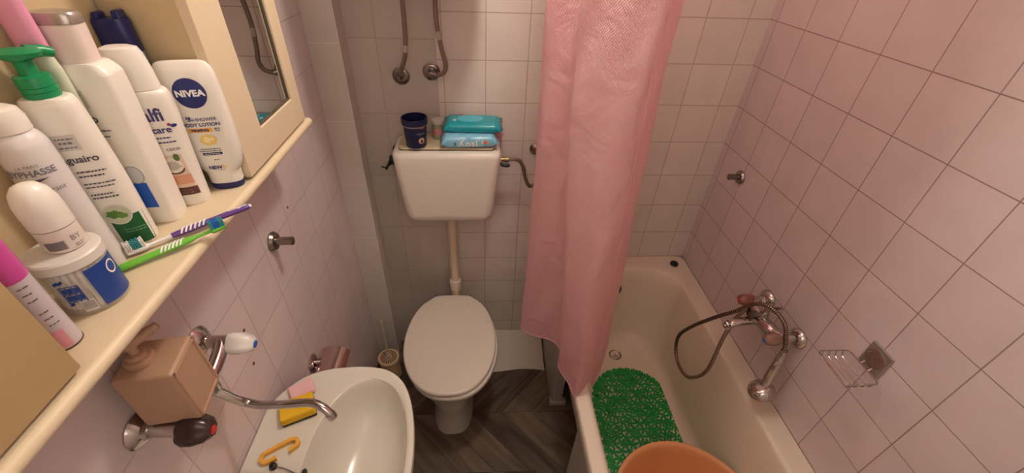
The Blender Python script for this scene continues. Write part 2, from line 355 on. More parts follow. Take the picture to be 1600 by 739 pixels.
# cistern supply hose
hose_m = mat('braided_hose', (150, 132, 118), .35, .7, bump=.6, bscale=900)
sh = thing('cistern_hose', 'grey flexible hose from cistern running behind the pink curtain', 'hose', (-.888, -.10, -.482))
MB().tube(catmull([(0, 0, 0), (.02, 0, .002), (.045, .008, -.012), (.062, .02, -.05), (.072, .03, -.095), (.095, .04, -.14), (.125, .055, -.12), (.128, .075, -.04), (.122, .086, .0)], 8), .0075, 10).build('braid', hose_m, sh)
ros = thing('wall_valve', 'small dark wall rosette half behind the curtain beside the cistern', 'valve', (-.772, -.0005, -.482), 0)
MB().lathe([(.026, .0), (.026, .004), (.014, .012), (.010, .013), (.010, .02)], 24, M=axm((0, 0, 0), (0, -1, 0))).build('rosette', CHD, ros)

# ================================================================ WATER HEATER and its hoses
wh = thing('water_heater', 'white water heater hung above the cistern, its hoses hanging down', 'water heater', (-1.15, -.22, .125))
MB().lathe([(.12, 0), (.17, .008), (.193, .03), (.2, .06), (.2, .50), (.19, .56), (.12, .58)], 48).build('tank', mat('heater_enamel', (230, 226, 220), .3), wh)
MB().box((0, .208, .3), (.2, .02, .3), .003).build('wall_bracket', CHD, wh)
for i, x in enumerate((-.08, .02)): MB().lathe([(.011, 0), (.011, -.012)], 12, M=Matrix.Translation((x, .12, .003))).build('connector', brass, wh)
def whose(label, pts, c, bandz):
    t = thing('water_hose', label, 'hose', pts[-1], 0, 'braided hoses above the cistern')
    o = Vector(pts[-1]); P = [Vector(p)-o for p in catmull(pts, 10)]
    MB().tube(P, .0075, 12).build('braid', hose_m, t)
    i = min(range(len(P)), key=lambda k: abs(P[k].z+o.z-bandz)); MB().tube(P[i-1:i+3], .0082, 12).build('paper_tag', mat('paper_tag', (196, 180, 166), .7), t)
    q = Vector(c)-o
    MB().lathe([(.031, 0), (.031, .003), (.027, .005), (.026, .011), (.021, .013), (.020, .006)], 28, M=axm(q, (0, -1, 0))).build('rosette', CHD, t)
    MB().tube([q+Vector((0, -.004, 0)), q+Vector((0, -.028, 0)), q+Vector((0, -.03, .002)), Vector((0, 0, 0))], [.012, .012, .012, .010], 12).build('elbow', CHD, t)
whose('left braided grey hose dropping straight to its wall rosette', [(-1.23, -.10, .125), (-1.232, -.085, .06), (-1.235, -.07, -.04), (-1.245, -.055, -.12), (-1.266, -.04, -.175), (-1.272, -.034, -.196)], (-1.276, -.0005, -.206), -.10)
whose('right braided grey hose curling back into its wall rosette', [(-1.13, -.10, .125), (-1.132, -.08, .06), (-1.133, -.065, -.03), (-1.122, -.055, -.11), (-1.112, -.05, -.155), (-1.122, -.045, -.182), (-1.146, -.038, -.192)], (-1.168, -.0005, -.19), -.055)

# ================================================================ MIRROR CABINET
cream = mat('cream_lacquer', (218, 198, 166), .45)
cream_d = mat('cream_panel', (204, 180, 140), .5, noise=.05)
ZS = -.155
cab = thing('mirror_cabinet', 'cream bathroom cabinet with mirrored door and open bottle shelf', 'cabinet', (XL, -1.0, -.18))
def L3(x, y, z): return (x-XL, y+1.0, z+.18)
b = MB(); b.box(L3((XL-1.4165)/2, -1.081, -.1645), (-1.4165-XL-.002, 1.078, .0184), .001)
b.tube([L3(-1.4165, -.542, -.1645), L3(-1.4165, -1.62, -.1645)], .0094, 20); b.build('base_shelf', cream, cab)
b = MB(); b.box(L3((XL-1.432)/2, -.8405, .10), (-1.432-XL-.002, .015, .508), .001); b.box(L3((XL-1.432)/2, -.5675, .10), (-1.432-XL-.002, .015, .508), .001)
b.box(L3((XL-1.432)/2, -.71, .345), (-1.432-XL-.002, .27, .015), .001); b.box(L3(XL+.006, -.71, .10), (.006, .27, .5), .001); b.build('cabinet_box', cream_d, cab)
b = MB(); y0, y1, zb, zt = -.852, -.558, -.150, .352; xm = -1.4235; tk = .017
gy0, gy1, gz0, gz1 = -.766, -.604, -.090, .30
b.box(L3(xm, (y0+gy0)/2, (zb+zt)/2), (tk, gy0-y0, zt-zb), .002); b.box(L3(xm, (y1+gy1)/2, (zb+zt)/2), (tk, y1-gy1, zt-zb), .002)
b.box(L3(xm, (gy0+gy1)/2, (zb+gz0)/2), (tk, gy1-gy0+.002, gz0-zb), .002); b.box(L3(xm, (gy0+gy1)/2, (zt+gz1)/2), (tk, gy1-gy0+.002, zt-gz1), .002)
door = b.build('door', cream, cab)
b = MB(); b.box(L3(xm-.002, (gy0+gy1)/2, (gz0+gz1)/2), (.006, gy1-gy0+.004, gz1-gz0+.004), .001); b.build('mirror_pane', mat('mirror', (214, 216, 212), .01, 1), door)
b = MB()
for (ya, yb, za, zc) in ((gy0, gy0+.003, gz0, gz1), (gy1-.003, gy1, gz0, gz1), (gy0, gy1, gz0, gz0+.003)):
    b.box(L3(xm+.002, (ya+yb)/2, (za+zc)/2), (.004, yb-ya, zc-za), .0005)
b.build('mirror_edge', mat('dark_edge', (88, 74, 60), .5), door)
b = MB(); b.box(L3(XL+.004, -1.06, .10), (.006, .40, .508), .001); b.build('back_panel', cream_d, cab)
b = MB(); b.box(L3((XL-1.436)/2, -1.441, .10), (-1.436-XL-.002, .348, .508), .001); b.build('cabinet_box', cream_d, cab)
b = MB(); b.box(L3(-1.4255, -1.439, .10), (.017, .356, .50), .002); b.build('door', mat('tan_door', (176, 148, 106), .5, noise=.04), cab)

# ================================================================ BOTTLES ON THE SHELF
inkv = mat('violet_ink', (62, 52, 110), .5); ink = mat('dark_ink', (84, 80, 88), .5); inkg = mat('grey_ink', (120, 116, 122), .5)
navy = mat('navy_plastic', (26, 30, 92), .35); wpl = mat('bottle_white', (236, 228, 216), .28, sss=.1)
class Bottle:
    def __init__(s, name, label, cat, x, y, rz, prof, n, m, N=48, z=ZS, sm=5, part='body', angle=50):
        s.root = thing(name, label, cat, (x, y, z), R(rz)); s.n = n
        P = catmull([(p[0], p[1], p[2]) for p in prof], sm)      # (z, a, b)
        s.P = [(p.x, max(p.y, .0005), max(p.z, .0005)) for p in P]
        s.body = MB().rings([se(a, bb, n, zz, N) for zz, a, bb in s.P]).build(part, m, s.root, angle=angle)
    def ab(s, z):
        Q = s.P
        for (z0, a0, b0), (z1, a1, b1) in zip(Q, Q[1:]):
            if z0 <= z <= z1 and z1 > z0:
                t = (z-z0)/(z1-z0); return a0+(a1-a0)*t, b0+(b1-b0)*t
        return Q[-1][1:] if z > Q[-1][0] else Q[0][1:]
    def pt(s, x, z, eps=.0006):
        a, bb = s.ab(z); q = max(-.985, min(.985, x/a)); return (q*a, -bb*(1-abs(q)**s.n)**(1/s.n)-eps, z)
    def wrap(s, x, z, eps=.0006):
        a, bb = s.ab(z); t = max(-1.5, min(1.5, x/a)); return ((a+eps)*sin(t), -(bb+eps)*cos(t), z)
    def text(s, items, m, name='printed_text', cyl=False, parent=None):
        b = MB(); F = s.wrap if cyl else s.pt
        for it in items:
            txt, size, x, z = it[:4]; bold = it[4] if len(it) > 4 else 0; sx = it[5] if len(it) > 5 else 1
            vs, fs = text2d(txt, size, bold, sx); b.add([F(x+u, z+v, .0009) for u, v in vs], fs)
        return b.build(name, m, parent or s.body, smooth=False)
    def patch(s, x0, x1, z0, z1, m, name='label_patch', cyl=False, n=10, eps=.0005, parent=None):
        F = s.wrap if cyl else s.pt
        vs = [F(x0+(x1-x0)*i/n, z0+(z1-z0)*j/n, eps) for j in range(n+1) for i in range(n+1)]
        fs = [(j*(n+1)+i, j*(n+1)+i+1, (j+1)*(n+1)+i+1, (j+1)*(n+1)+i) for j in range(n) for i in range(n)]
        return MB().add(vs, fs).build(name, m, parent or s.body)
    def disc(s, x, z, rx, rz_, m, name='label_disc', eps=.0006, cyl=False, parent=None, wob=0):
        F = s.wrap if cyl else s.pt; vs = [F(x, z, eps)]; N = 32
        for q in (.5, 1):
            for k in range(N):
                w = 1+wob*sin(k*2.1)*cos(k*.9); vs.append(F(x+rx*q*w*cos(2*pi*k/N), z+rz_*q*w*sin(2*pi*k/N), eps))
        fs = [(0, 1+k, 1+(k+1) % N) for k in range(N)]+[(1+k, 1+N+k, 1+N+(k+1) % N, 1+(k+1) % N) for k in range(N)]
        return MB().add(vs, fs).build(name, m, parent or s.body)
    def bars(s, rows, m, name='fine_print', cyl=False, parent=None):
        """lines of unreadably small print as runs of short dashes"""
        b = MB(); F = s.wrap if cyl else s.pt
        for x0, x1, z, h in rows:
            x = x0
            while x < x1:
                w = min(random.uniform(.002, .005), x1-x)
                if w > .0006: b.add([F(x, z-h/2, .0008), F(x+w, z-h/2, .0008), F(x+w, z+h/2, .0008), F(x, z+h/2, .0008)], [(0, 1, 2, 3)])
                x += w+.0009
        return b.build(name, m, parent or s.body, smooth=False)

# body lotion standing on its navy cap
B = Bottle('lotion_bottle', 'white lotion bottle with round navy badge standing on its navy cap', 'bottle', -1.449, -.868, 12,
           [(.006, .022, .0145), (.010, .0255, .016), (.030, .0265, .0165), (.036, .030, .017), (.05, .036, .018), (.08, .0405, .0185), (.12, .042, .0185), (.17, .042, .017), (.194, .041, .013), (.205, .037, .008), (.2105, .030, .004), (.212, .015, .001)], 2.6, wpl)
MB().rings([se(.0245, .0165, 2.4, 0, 40), se(.026, .0175, 2.4, .003, 40), se(.0265, .018, 2.4, .0105, 40), se(.025, .0165, 2.4, .0112, 40)]).build('cap', navy, B.root)
B.disc(.003, .167, .0225, .0225, mat('badge_navy', (28, 36, 104), .35), 'round_badge')
B.text([('NIVEA', .0128, .003, .167, .0006, 1.1)], mat('ink_white', (240, 236, 228), .5), 'badge_text')
B.text([('IN-SHOWER', .0072, .006, .1265, .0001), ('BODY LOTION', .0078, .0015, .118, .00025)], inkv, 'title_text')
B.patch(-.020, .0145, .1055, .1125, mat('orange_bar', (240, 176, 62), .5), 'orange_bar')
B.text([('FIRMING', .0056, -.003, .109, .0003, 1.15)], inkv, 'bar_text'); B.text([('48 H', .0042, .021, .1105, .0002), ('SKIN', .0034, .021, .1070, .0001)], inkg, 'small_mark')
B.bars([(-.023, -.019, .130, .0006), (-.023, -.0225, .126, .008), (-.0165, -.0085, .1295, .0042), (-.0155, -.0095, .1255, .0012)], inkv, 'shower_icon')
B.disc(.003, .0925, .0125, .0098, mat('gold_drop', (238, 206, 120), .35), 'gold_drop', wob=.12)
B.disc(.001, .093, .005, .005, mat('gold_drop_light', (248, 228, 168), .3), 'drop_highlight', eps=.0008); B.disc(.009, .094, .003, .003, mat('gold_drop_light', (248, 228, 168), .3), 'drop_highlight', eps=.0008)
B.bars([(-.014, .015, .077, .0014), (-.017, .017, .0735, .0014)], ink)
B.patch(-.014, .015, .066, .0705, navy, 'navy_bar'); B.bars([(-.011, .012, .0683, .001)], mat('ink_white', (240, 236, 228), .5), 'bar_print')
B.bars([(-.001, .008, .0575, .0014)], ink); B.text([('NEW', .0088, -.004, .0425, .0004)], inkv, 'new_text'); B.bars([(.0, .010, .0375, .001)], ink)
B.disc(.0095, .0435, .003, .0028, mat('gold_drop', (238, 206, 120), .35), 'gold_mark')

# shampoo with coconut picture
B = Bottle('shampoo_bottle', 'white flip-cap bottle with coconut picture behind the larger white bottle', 'bottle', -1.487, -.921, 14,
           [(0, .026, .016), (.003, .0285, .019), (.04, .030, .020), (.10, .033, .020), (.15, .036, .020), (.176, .0355, .0195), (.1835, .032, .0185), (.1855, .0285, .0175)], 2.8, wpl)
b = MB(); b.rings([se(.0285, .0175, 2.6, .186), se(.0287, .0176, 2.6, .1875), se(.0275, .017, 2.6, .21), se(.025, .0155, 2.5, .232), se(.022, .0135, 2.4, .240), se(.014, .008, 2.2, .243)])
b.build('flip_cap', wpl, B.root)
B.text([('alfi', .026, .010, .152, .0006, .9)], inkv, 'brand_text'); B.text([('care', .014, .013, .130, .0003)], inkv, 'brand_text')
B.disc(.0245, .137, .0022, .0022, mat('logo_red', (150, 40, 44), .5), 'logo_dot'); B.disc(.029, .1345, .0035, .0026, mat('logo_blue', (48, 52, 120), .5), 'logo_dot')
B.bars([(.002, .020, .118, .002), (.002, .024, .111, .002)], inkv); B.text([('coco', .009, .016, .100)], ink, 'scent_text')
B.patch(-.006, .022, .022, .090, mat('picture_cream', (228, 196, 170), .5), 'picture')
B.disc(.006, .073, .0135, .0125, mat('coconut_white', (232, 220, 204), .5), 'coconut', eps=.0008); B.disc(.006, .066, .013, .008, mat('coconut_husk', (96, 70, 56), .7), 'coconut_husk', eps=.0007)
B.disc(.006, .073, .0085, .0075, mat('coconut_grey', (186, 174, 160), .5), 'coconut_flesh', eps=.001); B.disc(.015, .086, .004, .006, mat('leaf_green', (84, 112, 60), .5), 'leaf', eps=.001)
B.patch(-.004, .023, .040, .056, mat('peach_band', (222, 158, 128), .5), 'peach_band', eps=.0008); B.patch(-.002, .024, .020, .034, mat('brown_band', (92, 56, 46), .5), 'brown_band', eps=.0008)
B.bars([(.001, .020, .029, .0012), (.001, .017, .0245, .001)], mat('peach_band', (222, 158, 128), .5), 'band_print')

# large white bottle with silver-topped cap
B = Bottle('shampoo_bottle', 'largest white bottle with silver-topped cap and blue corner tag', 'bottle', -1.504, -.970, 7,
           [(0, .026, .018), (.003, .029, .021), (.04, .0305, .0225), (.12, .0335, .023), (.18, .036, .023), (.214, .0365, .023), (.223, .0355, .022), (.232, .029, .0195), (.235, .0245, .018)], 5.5, wpl, angle=60)
b = MB(); b.rings([se(.0225, .0165, 3, .2335), se(.023, .0168, 3, .2355), se(.0255, .0172, 3, .277), se(.0255, .0170, 3, .278)]); capo = b.build('cap', mat('cap_pinkish_white', (226, 208, 198), .35), B.root)
MB().rings([se(.0262, .0177, 3, .278), se(.0265, .0179, 3, .280), se(.0265, .0177, 3, .287), se(.024, .016, 2.8, .2905), se(.012, .007, 2.4, .2925)]).build('silver_top', mat('silver_plastic', (176, 166, 158), .25, .7), capo)
B.patch(-.026, .0, .182, .205, mat('grey_seal', (204, 196, 184), .5), 'grey_seal'); B.bars([(-.023, -.003, .199, .002), (-.021, -.005, .193, .003), (-.023, -.003, .187, .002)], inkg, 'seal_print')
B.text([('cabello', .015, -.020, .168, .0003)], ink, 'brand_text'); B.bars([(-.02, .009, .152, .0022), (-.02, .004, .144, .0022)], ink)
B.disc(.006, .085, .012, .014, mat('grey_ring', (150, 156, 164), .5), 'bubble'); B.disc(.006, .085, .0108, .0128, mat('bubble_pale', (206, 204, 204), .3), 'bubble', eps=.0008)
B.patch(-.006, .0155, .030, .072, mat('blue_tag', (34, 92, 188), .4), 'blue_tag')

# pump bottle with green pump
green = mat('green_plastic', (22, 138, 84), .3, sss=.1)
B = Bottle('pump_bottle', 'white pump bottle with a bright green pump head', 'bottle', -1.5095, -1.033, 18,
           [(0, .027, .016), (.003, .030, .0185), (.03, .031, .0195), (.10, .032, .0195), (.16, .030, .0195), (.197, .0275, .0185), (.205, .026, .0175), (.210, .0235, .0165), (.2115, .018, .0150)], 2.8, wpl)
pm = MB(); pm.lathe([(.0165, .2115), (.017, .214), (.017, .2175), (.0163, .218), (.017, .2185), (.017, .223), (.0163, .2235), (.017, .224), (.0165, .235), (.014, .236), (.009, .2365), (.009, .251), (.010, .253)], 28)
pmo = pm.build('pump_collar', green, B.root)
b = MB(); b.rings([se(.010, .010, 2, .251, 24), se(.020, .013, 2.2, .255, 24, .000), se(.0225, .0135, 2.3, .2595, 24, .000), se(.018, .010, 2.2, .263, 24, 0), se(.008, .004, 2, .264, 24, 0)]); b.tube([(.004, .008, .258), (.014, .018, .2565), (.020, .024, .253)], [.0075, .0065, .0055], 12)
b.build('pump_head', green, pmo)
B.patch(-.010, .014, .150, .170, mat('grey_seal', (204, 196, 184), .5), 'grey_seal'); B.bars([(-.007, .011, .165, .002), (-.005, .009, .160, .003), (-.007, .011, .154, .002)], inkg, 'seal_print')
B.text([('Aguairo', .0125, .004, .138, .0003)], ink, 'brand_text'); B.bars([(-.006, .024, .121, .0022), (-.006, .02, .115, .0022), (-.006, .026, .104, .0018), (-.006, .024, .099, .0018), (-.006, .018, .088, .0022), (-.006, .022, .083, .0022)], ink)
B.patch(-.004, .036, .004, .052, mat('label_green', (18, 92, 46), .4), 'green_label'); B.disc(.008, .055, .0155, .0155, mat('ring_pale', (214, 208, 196), .4), 'aloe_ring', eps=.0008)
B.disc(.008, .055, .0138, .0138, mat('aloe_pale', (196, 198, 168), .4), 'aloe_disc', eps=.001); B.disc(.005, .056, .009, .006, mat('aloe_green', (78, 124, 52), .4), 'aloe_leaf', eps=.0012, wob=.25); B.disc(.013, .053, .006, .004, mat('aloe_green2', (98, 142, 62), .4), 'aloe_leaf', eps=.0013, wob=.2)
B.bars([(.006, .032, .030, .0009), (.006, .030, .026, .0009)], mat('label_line', (150, 180, 140), .4), 'label_print')

# tall bottle at the back with pink cap
B = Bottle('tall_bottle', 'pale bottle with a tall pink cap at the left edge behind the green pump', 'bottle', -1.519, -1.0015, 0,
           [(0, .016, .007), (.004, .018, .0088), (.1, .0185, .009), (.22, .0185, .009), (.236, .0175, .009), (.246, .0155, .0088), (.251, .015, .0086)], 2, mat('pale_green_white', (214, 216, 190), .3))
MB().rings([se(.0152, .0086, 2.2, .2512), se(.0168, .0092, 2.2, .253), se(.0165, .0092, 2.2, .32), se(.015, .0085, 2.2, .41), se(.011, .006, 2.2, .414)]).build('cap', mat('pink_cap', (226, 150, 178), .35), B.root)

# navy bottle at the back
B = Bottle('navy_bottle', 'navy blue bottle with light blue lower body behind the coconut bottle', 'bottle', -1.519, -.868, 10,
           [(0, .018, .012), (.004, .021, .014), (.1, .022, .0145), (.20, .022, .0145), (.222, .0225, .0145)], 2.8, mat('light_blue_plastic', (140, 176, 216), .35))
b = MB(); b.rings([se(.0225, .0148, 3, .2225), se(.0232, .015, 3, .224), se(.0225, .0148, 3, .262), se(.021, .0138, 3, .267), se(.018, .011, 3, .2675)])
b.box((-.012, 0, .269), (.010, .02, .012), .003); b.box((.013, 0, .270), (.011, .02, .014), .003); b.build('cap', navy, B.root)
# tiny green bottle between lotion and shampoo
B = Bottle('small_vial', 'small dark green vial between lotion bottle and coconut bottle', 'bottle', -1.490, -.886, 0, [(0, .008, .008), (.002, .0095, .0095), (.022, .0095, .0095), (.026, .006, .006)], 2, mat('dark_green_glass', (34, 62, 40), .2))
MB().lathe([(.006, .026), (.0065, .027), (.0065, .036), (.005, .037)], 16).build('cap', blackp, B.root)

# spray deodorant
B = Bottle('deodorant_spray', 'white spray deodorant can with grey lettering left of the green pump bottle', 'deodorant', -1.5155, -1.0860, 20,
           [(0, .022, .022), (.002, .0245, .0245), (.10, .0245, .0245), (.165, .0245, .0245), (.180, .0225, .0225), (.188, .0185, .0185), (.190, .0175, .0175)], 2, mat('can_white', (222, 214, 212), .3))
MB().lathe([(.0175, .190), (.019, .191), (.019, .205), (.0165, .214), (.010, .218)], 32).build('cap', wpl, B.root)
B.text([('LA PARIS', .005, .004, .156), ('BYPHASSE', .0105, .004, .148, .0002, .95)], inkg, 'brand_text', cyl=True)
b = MB(); b.add([B.wrap(.004+.014*t-.001, .1385+.0025*t+.0022*math.copysign(1-abs(t), s), .0009) for s in (1, -1) for t in [q/6-1 for q in range(13)]], [(i, i+1, 14+i, 13+i) for i in range(12)])
b.build('swoosh', ink, B.body, smooth=False)
B.text([('Déodorant', .0085, .006, .126), ('24 h', .0085, .006, .115)], inkg, 'title_text', cyl=True)
B.patch(-.018, .0, .03, .09, mat('leafy_green', (120, 150, 112), .5), 'green_print', cyl=True)

# cotton bud jar
clear = mat('clear_plastic', (240, 232, 220), .12, alpha=.25, spec=.5)
jar = thing('cotton_bud_jar', 'clear jar of cotton buds with blue label at shelf front', 'jar', (-1.478, -1.153, ZS)); jar.scale = (.93, .93, 1.06)
MB().lathe([(.033, 0), (.0355, .002), (.0355, .058), (.0345, .0585), (.0345, .0595), (.0335, .0595), (.0335, .004), (.0, .0035)], 48, cap1=False).build('pot', clear, jar)
MB().lathe([(.036, .060), (.038, .061), (.038, .071), (.036, .073), (.030, .0735), (.0, .0737)], 48, cap1=False).build('lid', mat('frosted_lid', (236, 228, 218), .3, alpha=.8), jar)
budm = mat('cotton_white', (236, 228, 216), .9); stick = mat('bud_stick', (226, 216, 200), .6)
pts = [(.0295*cos(2*pi*k/26), .0295*sin(2*pi*k/26)) for k in range(26)]+[(.0225*cos(2*pi*k/18), .0225*sin(2*pi*k/18)) for k in range(18)]+[(.0135*cos(2*pi*k/10), .0135*sin(2*pi*k/10)) for k in range(10)]
bud0 = MB().lathe([(.0006, 0), (.0022, .002), (.0025, .006), (.0014, .011), (.0012, .013), (.0012, .040), (.0016, .042), (.0025, .047), (.0022, .051), (.0006, .053)], 10).build('cotton_bud', budm)
tag(bud0, 'white cotton bud standing among the others in the clear jar', 'cotton bud', 'cotton buds in the jar')
for k, (x, y) in enumerate(pts):
    o = bud0 if k == 0 else bud0.copy()
    if k: COL.objects.link(o)
    o.location = (-1.478+x*.93, -1.150+(-.003)+y*.93, ZS+.0046+random.uniform(0, .002))
def cpatch(a0, a1, z0, z1, m, name, r=.0359, n=14):
    vs = [((r)*cos(a0+(a1-a0)*i/n), r*sin(a0+(a1-a0)*i/n), z) for z in (z0, z1) for i in range(n+1)]
    return MB().add(vs, [(i, i+1, n+2+i, n+1+i) for i in range(n)]).build(name, m, jar)
blue = mat('jar_blue', (26, 66, 142), .4); A0 = R(-66)
cpatch(A0+R(30), A0+R(112), .006, .056, blue, 'label')
b = MB()
for i in range(2):
    for k in range(3):
        a = A0+R(-16+k*9.5); z = .034-i*.010; vs = [(.0362*cos(a+da), .0362*sin(a+da), z+dz) for da, dz in ((0, 0), (R(7), 0), (R(7), .007), (0, .007))]; b.add(vs, [(0, 1, 2, 3)])
for a, z, r_ in ((-22, .046, .004), (-14, .047, .004), (-20, .016, .003)):
    aa = A0+R(a); b.add([(.0362*cos(aa+da), .0362*sin(aa+da), z+dz) for da, dz in ((0, 0), (R(9), .002), (R(9), .006), (0, .003))], [(0, 1, 2, 3)])
fr = [(-19, 11, .042, .0435), (-19, -17, .020, .043), (10, 12, .020, .043), (-19, 11, .021, .0225), (-19, 11, .0315, .033), (-8.6, -6.8, .021, .043), (.9, 2.7, .021, .043)]
for a0, a1, za, zb_ in fr: b.add([(.0361*cos(A0+R(a)), .0361*sin(A0+R(a)), z) for a, z in ((a0, za), (a1, za), (a1, zb_), (a0, zb_))], [(0, 1, 2, 3)])
b.build('pictogram', blue, jar, smooth=False)
cpatch(A0+R(-3), A0+R(20), .006, .022, mat('barcode_pale', (206, 198, 192), .5), 'barcode', .0360, 6)
b = MB()
for k in range(9): a = A0+R(-1+k*2.2); b.add([(.0363*cos(a+da), .0363*sin(a+da), z) for da, z in ((0, .009), (R(1), .009), (R(1), .020), (0, .020))], [(0, 1, 2, 3)])
b.build('barcode_lines', inkg, jar, smooth=False)
b = MB()
for k in range(20):
    t0, t1 = 2*pi*k/20, 2*pi*(k+1)/20; am = A0+R(80)
    b.add([(.0363*cos(am+q*cos(t)/.036), .0363*sin(am+q*cos(t)/.036), .043+q*sin(t)) for q, t in ((.0085, t0), (.0085, t1), (.0065, t1), (.0065, t0))], [(0, 1, 2, 3)])
b.build('white_ring', mat('ink_white', (240, 236, 228), .5), jar, smooth=False)

# roll-on deodorant on the jar lid
B = Bottle('deodorant_rollon', 'white dome-capped roll-on deodorant standing on the cotton bud jar', 'deodorant', -1.474, -1.147, 30,
           [(0, .0155, .0155), (.002, .0185, .0185), (.012, .0192, .0192), (.027, .0192, .0192), (.0285, .0192, .0192)], 2, mat('rollon_body', (226, 212, 200), .3), z=ZS+.0783)
MB().lathe([(.0186, .029), (.0197, .030), (.0199, .048), (.0192, .060), (.0162, .071), (.0108, .078), (.0038, .0805)], 40).build('dome_cap', wpl, B.root, angle=70)
B.patch(-.012, .006, .005, .0165, mat('barcode_grey', (170, 156, 150), .5), 'barcode_field', cyl=True); bb = MB()
for k in range(12): x = -.0115+k*.0014; bb.add([B.wrap(x, .0055, .0008), B.wrap(x+.0007, .0055, .0008), B.wrap(x+.0007, .016, .0008), B.wrap(x, .016, .0008)], [(0, 1, 2, 3)])
bb.build('barcode_lines', ink, B.body, smooth=False); B.text([('BY', .009, .0165, .0155)], inkg, 'brand_text', cyl=True); B.bars([(.012, .022, .0075, .001), (.012, .020, .005, .001)], inkg, cyl=True)

# mist bottle
B = Bottle('mist_bottle', 'slim clear bottle with magenta pink cap beside the left cabinet', 'bottle', -1.465, -1.224, 25,
           [(0, .0145, .0145), (.0015, .0162, .0162), (.04, .0162, .0162), (.092, .0162, .0162), (.095, .0158, .0158)], 2, mat('frosted_lilac', (216, 204, 210), .25, trans=.15))
MB().lathe([(.0165, .0955), (.0168, .0965), (.0168, .130), (.0160, .138), (.010, .142)], 32).build('cap', mat('magenta_cap', (214, 84, 164), .3, trans=.1), B.root)
B.patch(-.010, .014, .004, .028, mat('pink_liquid', (222, 150, 168), .35), 'pink_liquid', cyl=True)
B.bars([(.008, .017, .088-.0085*k, .0012) for k in (0, 1, 2, 4, 5, 6)], ink, 'print', cyl=True)
MB().lathe([(.0167, 0), (.0167, .0018)], 32).build('base_ring', mat('dark_base', (92, 66, 58), .4), B.root)
# far left white bottle
B = Bottle('white_bottle', 'plain white bottle at the left edge behind the pink-capped mist', 'bottle', -1.520, -1.196, 25,
           [(0, .019, .017), (.003, .021, .019), (.06, .0215, .019), (.12, .021, .018), (.135, .019, .016), (.142, .013, .012)], 2.4, wpl)
MB().lathe([(.012, .142), (.0125, .143), (.0125, .158), (.010, .160)], 24).build('cap', wpl, B.root)
B.bars([(-.004, .016, .062, .0018), (-.002, .014, .056, .0014), (.0, .012, .044, .0014)], inkg)

# toothbrushes
def brush(label, p0, p1, mats, head_at_start, spec):
    p0 = Vector(p0); p1 = Vector(p1); d = p1-p0; Ln = d.length; ang = math.atan2(d.y, d.x); tilt = math.asin(d.z/Ln)
    t = thing('toothbrush', label, 'toothbrush', p0, ang); t.rotation_euler = (0, -tilt, ang)
    def rr(x, a, c): return [(x, a*cos(2*pi*k/16), c*sin(2*pi*k/16)) for k in range(16)]
    K = [(0, .0052), (.012, .0062), (.025, .006), (.030, .0032), (.052, .003), (.064, .0052), (.09, .0062), (.12, .0055), (.15, .0058), (.172, .0062), (.182, .0045), (.186, .002)]
    b = MB(); rows = []
    for p in catmull([(x*Ln/.186, a, 0) for x, a in K], 4): rows.append(rr(p.x, max(p.y, .001), max(p.y, .001)*.75))
    b.rings(rows); N = len(rows)
    f = lambda x: x*Ln/.186
    for i, fc in enumerate(b.f[:(N-1)*16]):
        x = sum(b.v[j][0] for j in fc)/4
        for a, c, mi in spec:
            if f(a) <= x < f(c): b.m[i] = mi
    h = b.build('handle', mats[:3], t, angle=60)
    # rubber ribs across the grip
    g = MB()
    for k in range(6):
        x = f(.078+.0065*k)
        g.tube([(x+.0025*s_, .0062*sin(a_), .0048*cos(a_)) for a_, s_ in [(q*.32, q*.45) for q in range(-4, 5)]], .0013, 6)
    g.build('grip_ribs', mats[3], t)
    br = MB()
    for i in range(9):
        for j in range(4):
            br.lathe([(.0011, .003), (.0013, .0135+.0015*((i+j) % 2)), (.0008, .014+.0015*((i+j) % 2))], 6, M=Matrix.Translation((f(.002)+i*f(.0028), -.0042+j*.0028, 0)), mi=(0 if 2 < i < 7 else 1))
    br.build('bristles', mats[4:6], t); return t, f
wt = mat('brush_white', (232, 226, 224), .35); pur = mat('brush_purple', (96, 56, 132), .35); grn = mat('brush_green', (104, 186, 52), .35)
t1, f1 = brush('purple and white toothbrush whose handle overhangs the shelf edge', (-1.492, -1.0735, ZS+.0062), (-1.372, -.955, ZS+.0105), [wt, pur, pur, wt, mat('bristle_teal', (60, 150, 160), .6), wt], True, [(.0, .06, 0), (.06, .145, 1), (.145, .182, 1)])
vs, fs = text2d('Colgate', .0085, .0002); MB().add([(f1(.164)+u*1.05, v, .0049) for u, v in vs], fs).build('lettering', wt, t1, smooth=False)
t2, f2 = brush('green and white toothbrush with blue bristles at the shelf front', (-1.386, -1.013, ZS+.0115), (-1.484, -1.108, ZS+.0055), [wt, grn, grn, wt, mat('bristle_blue', (36, 108, 190), .6), mat('bristle_teal', (60, 150, 160), .6)], True, [(.0, .028, 1), (.028, .06, 1), (.06, .082, 1), (.085, .18, 1)])

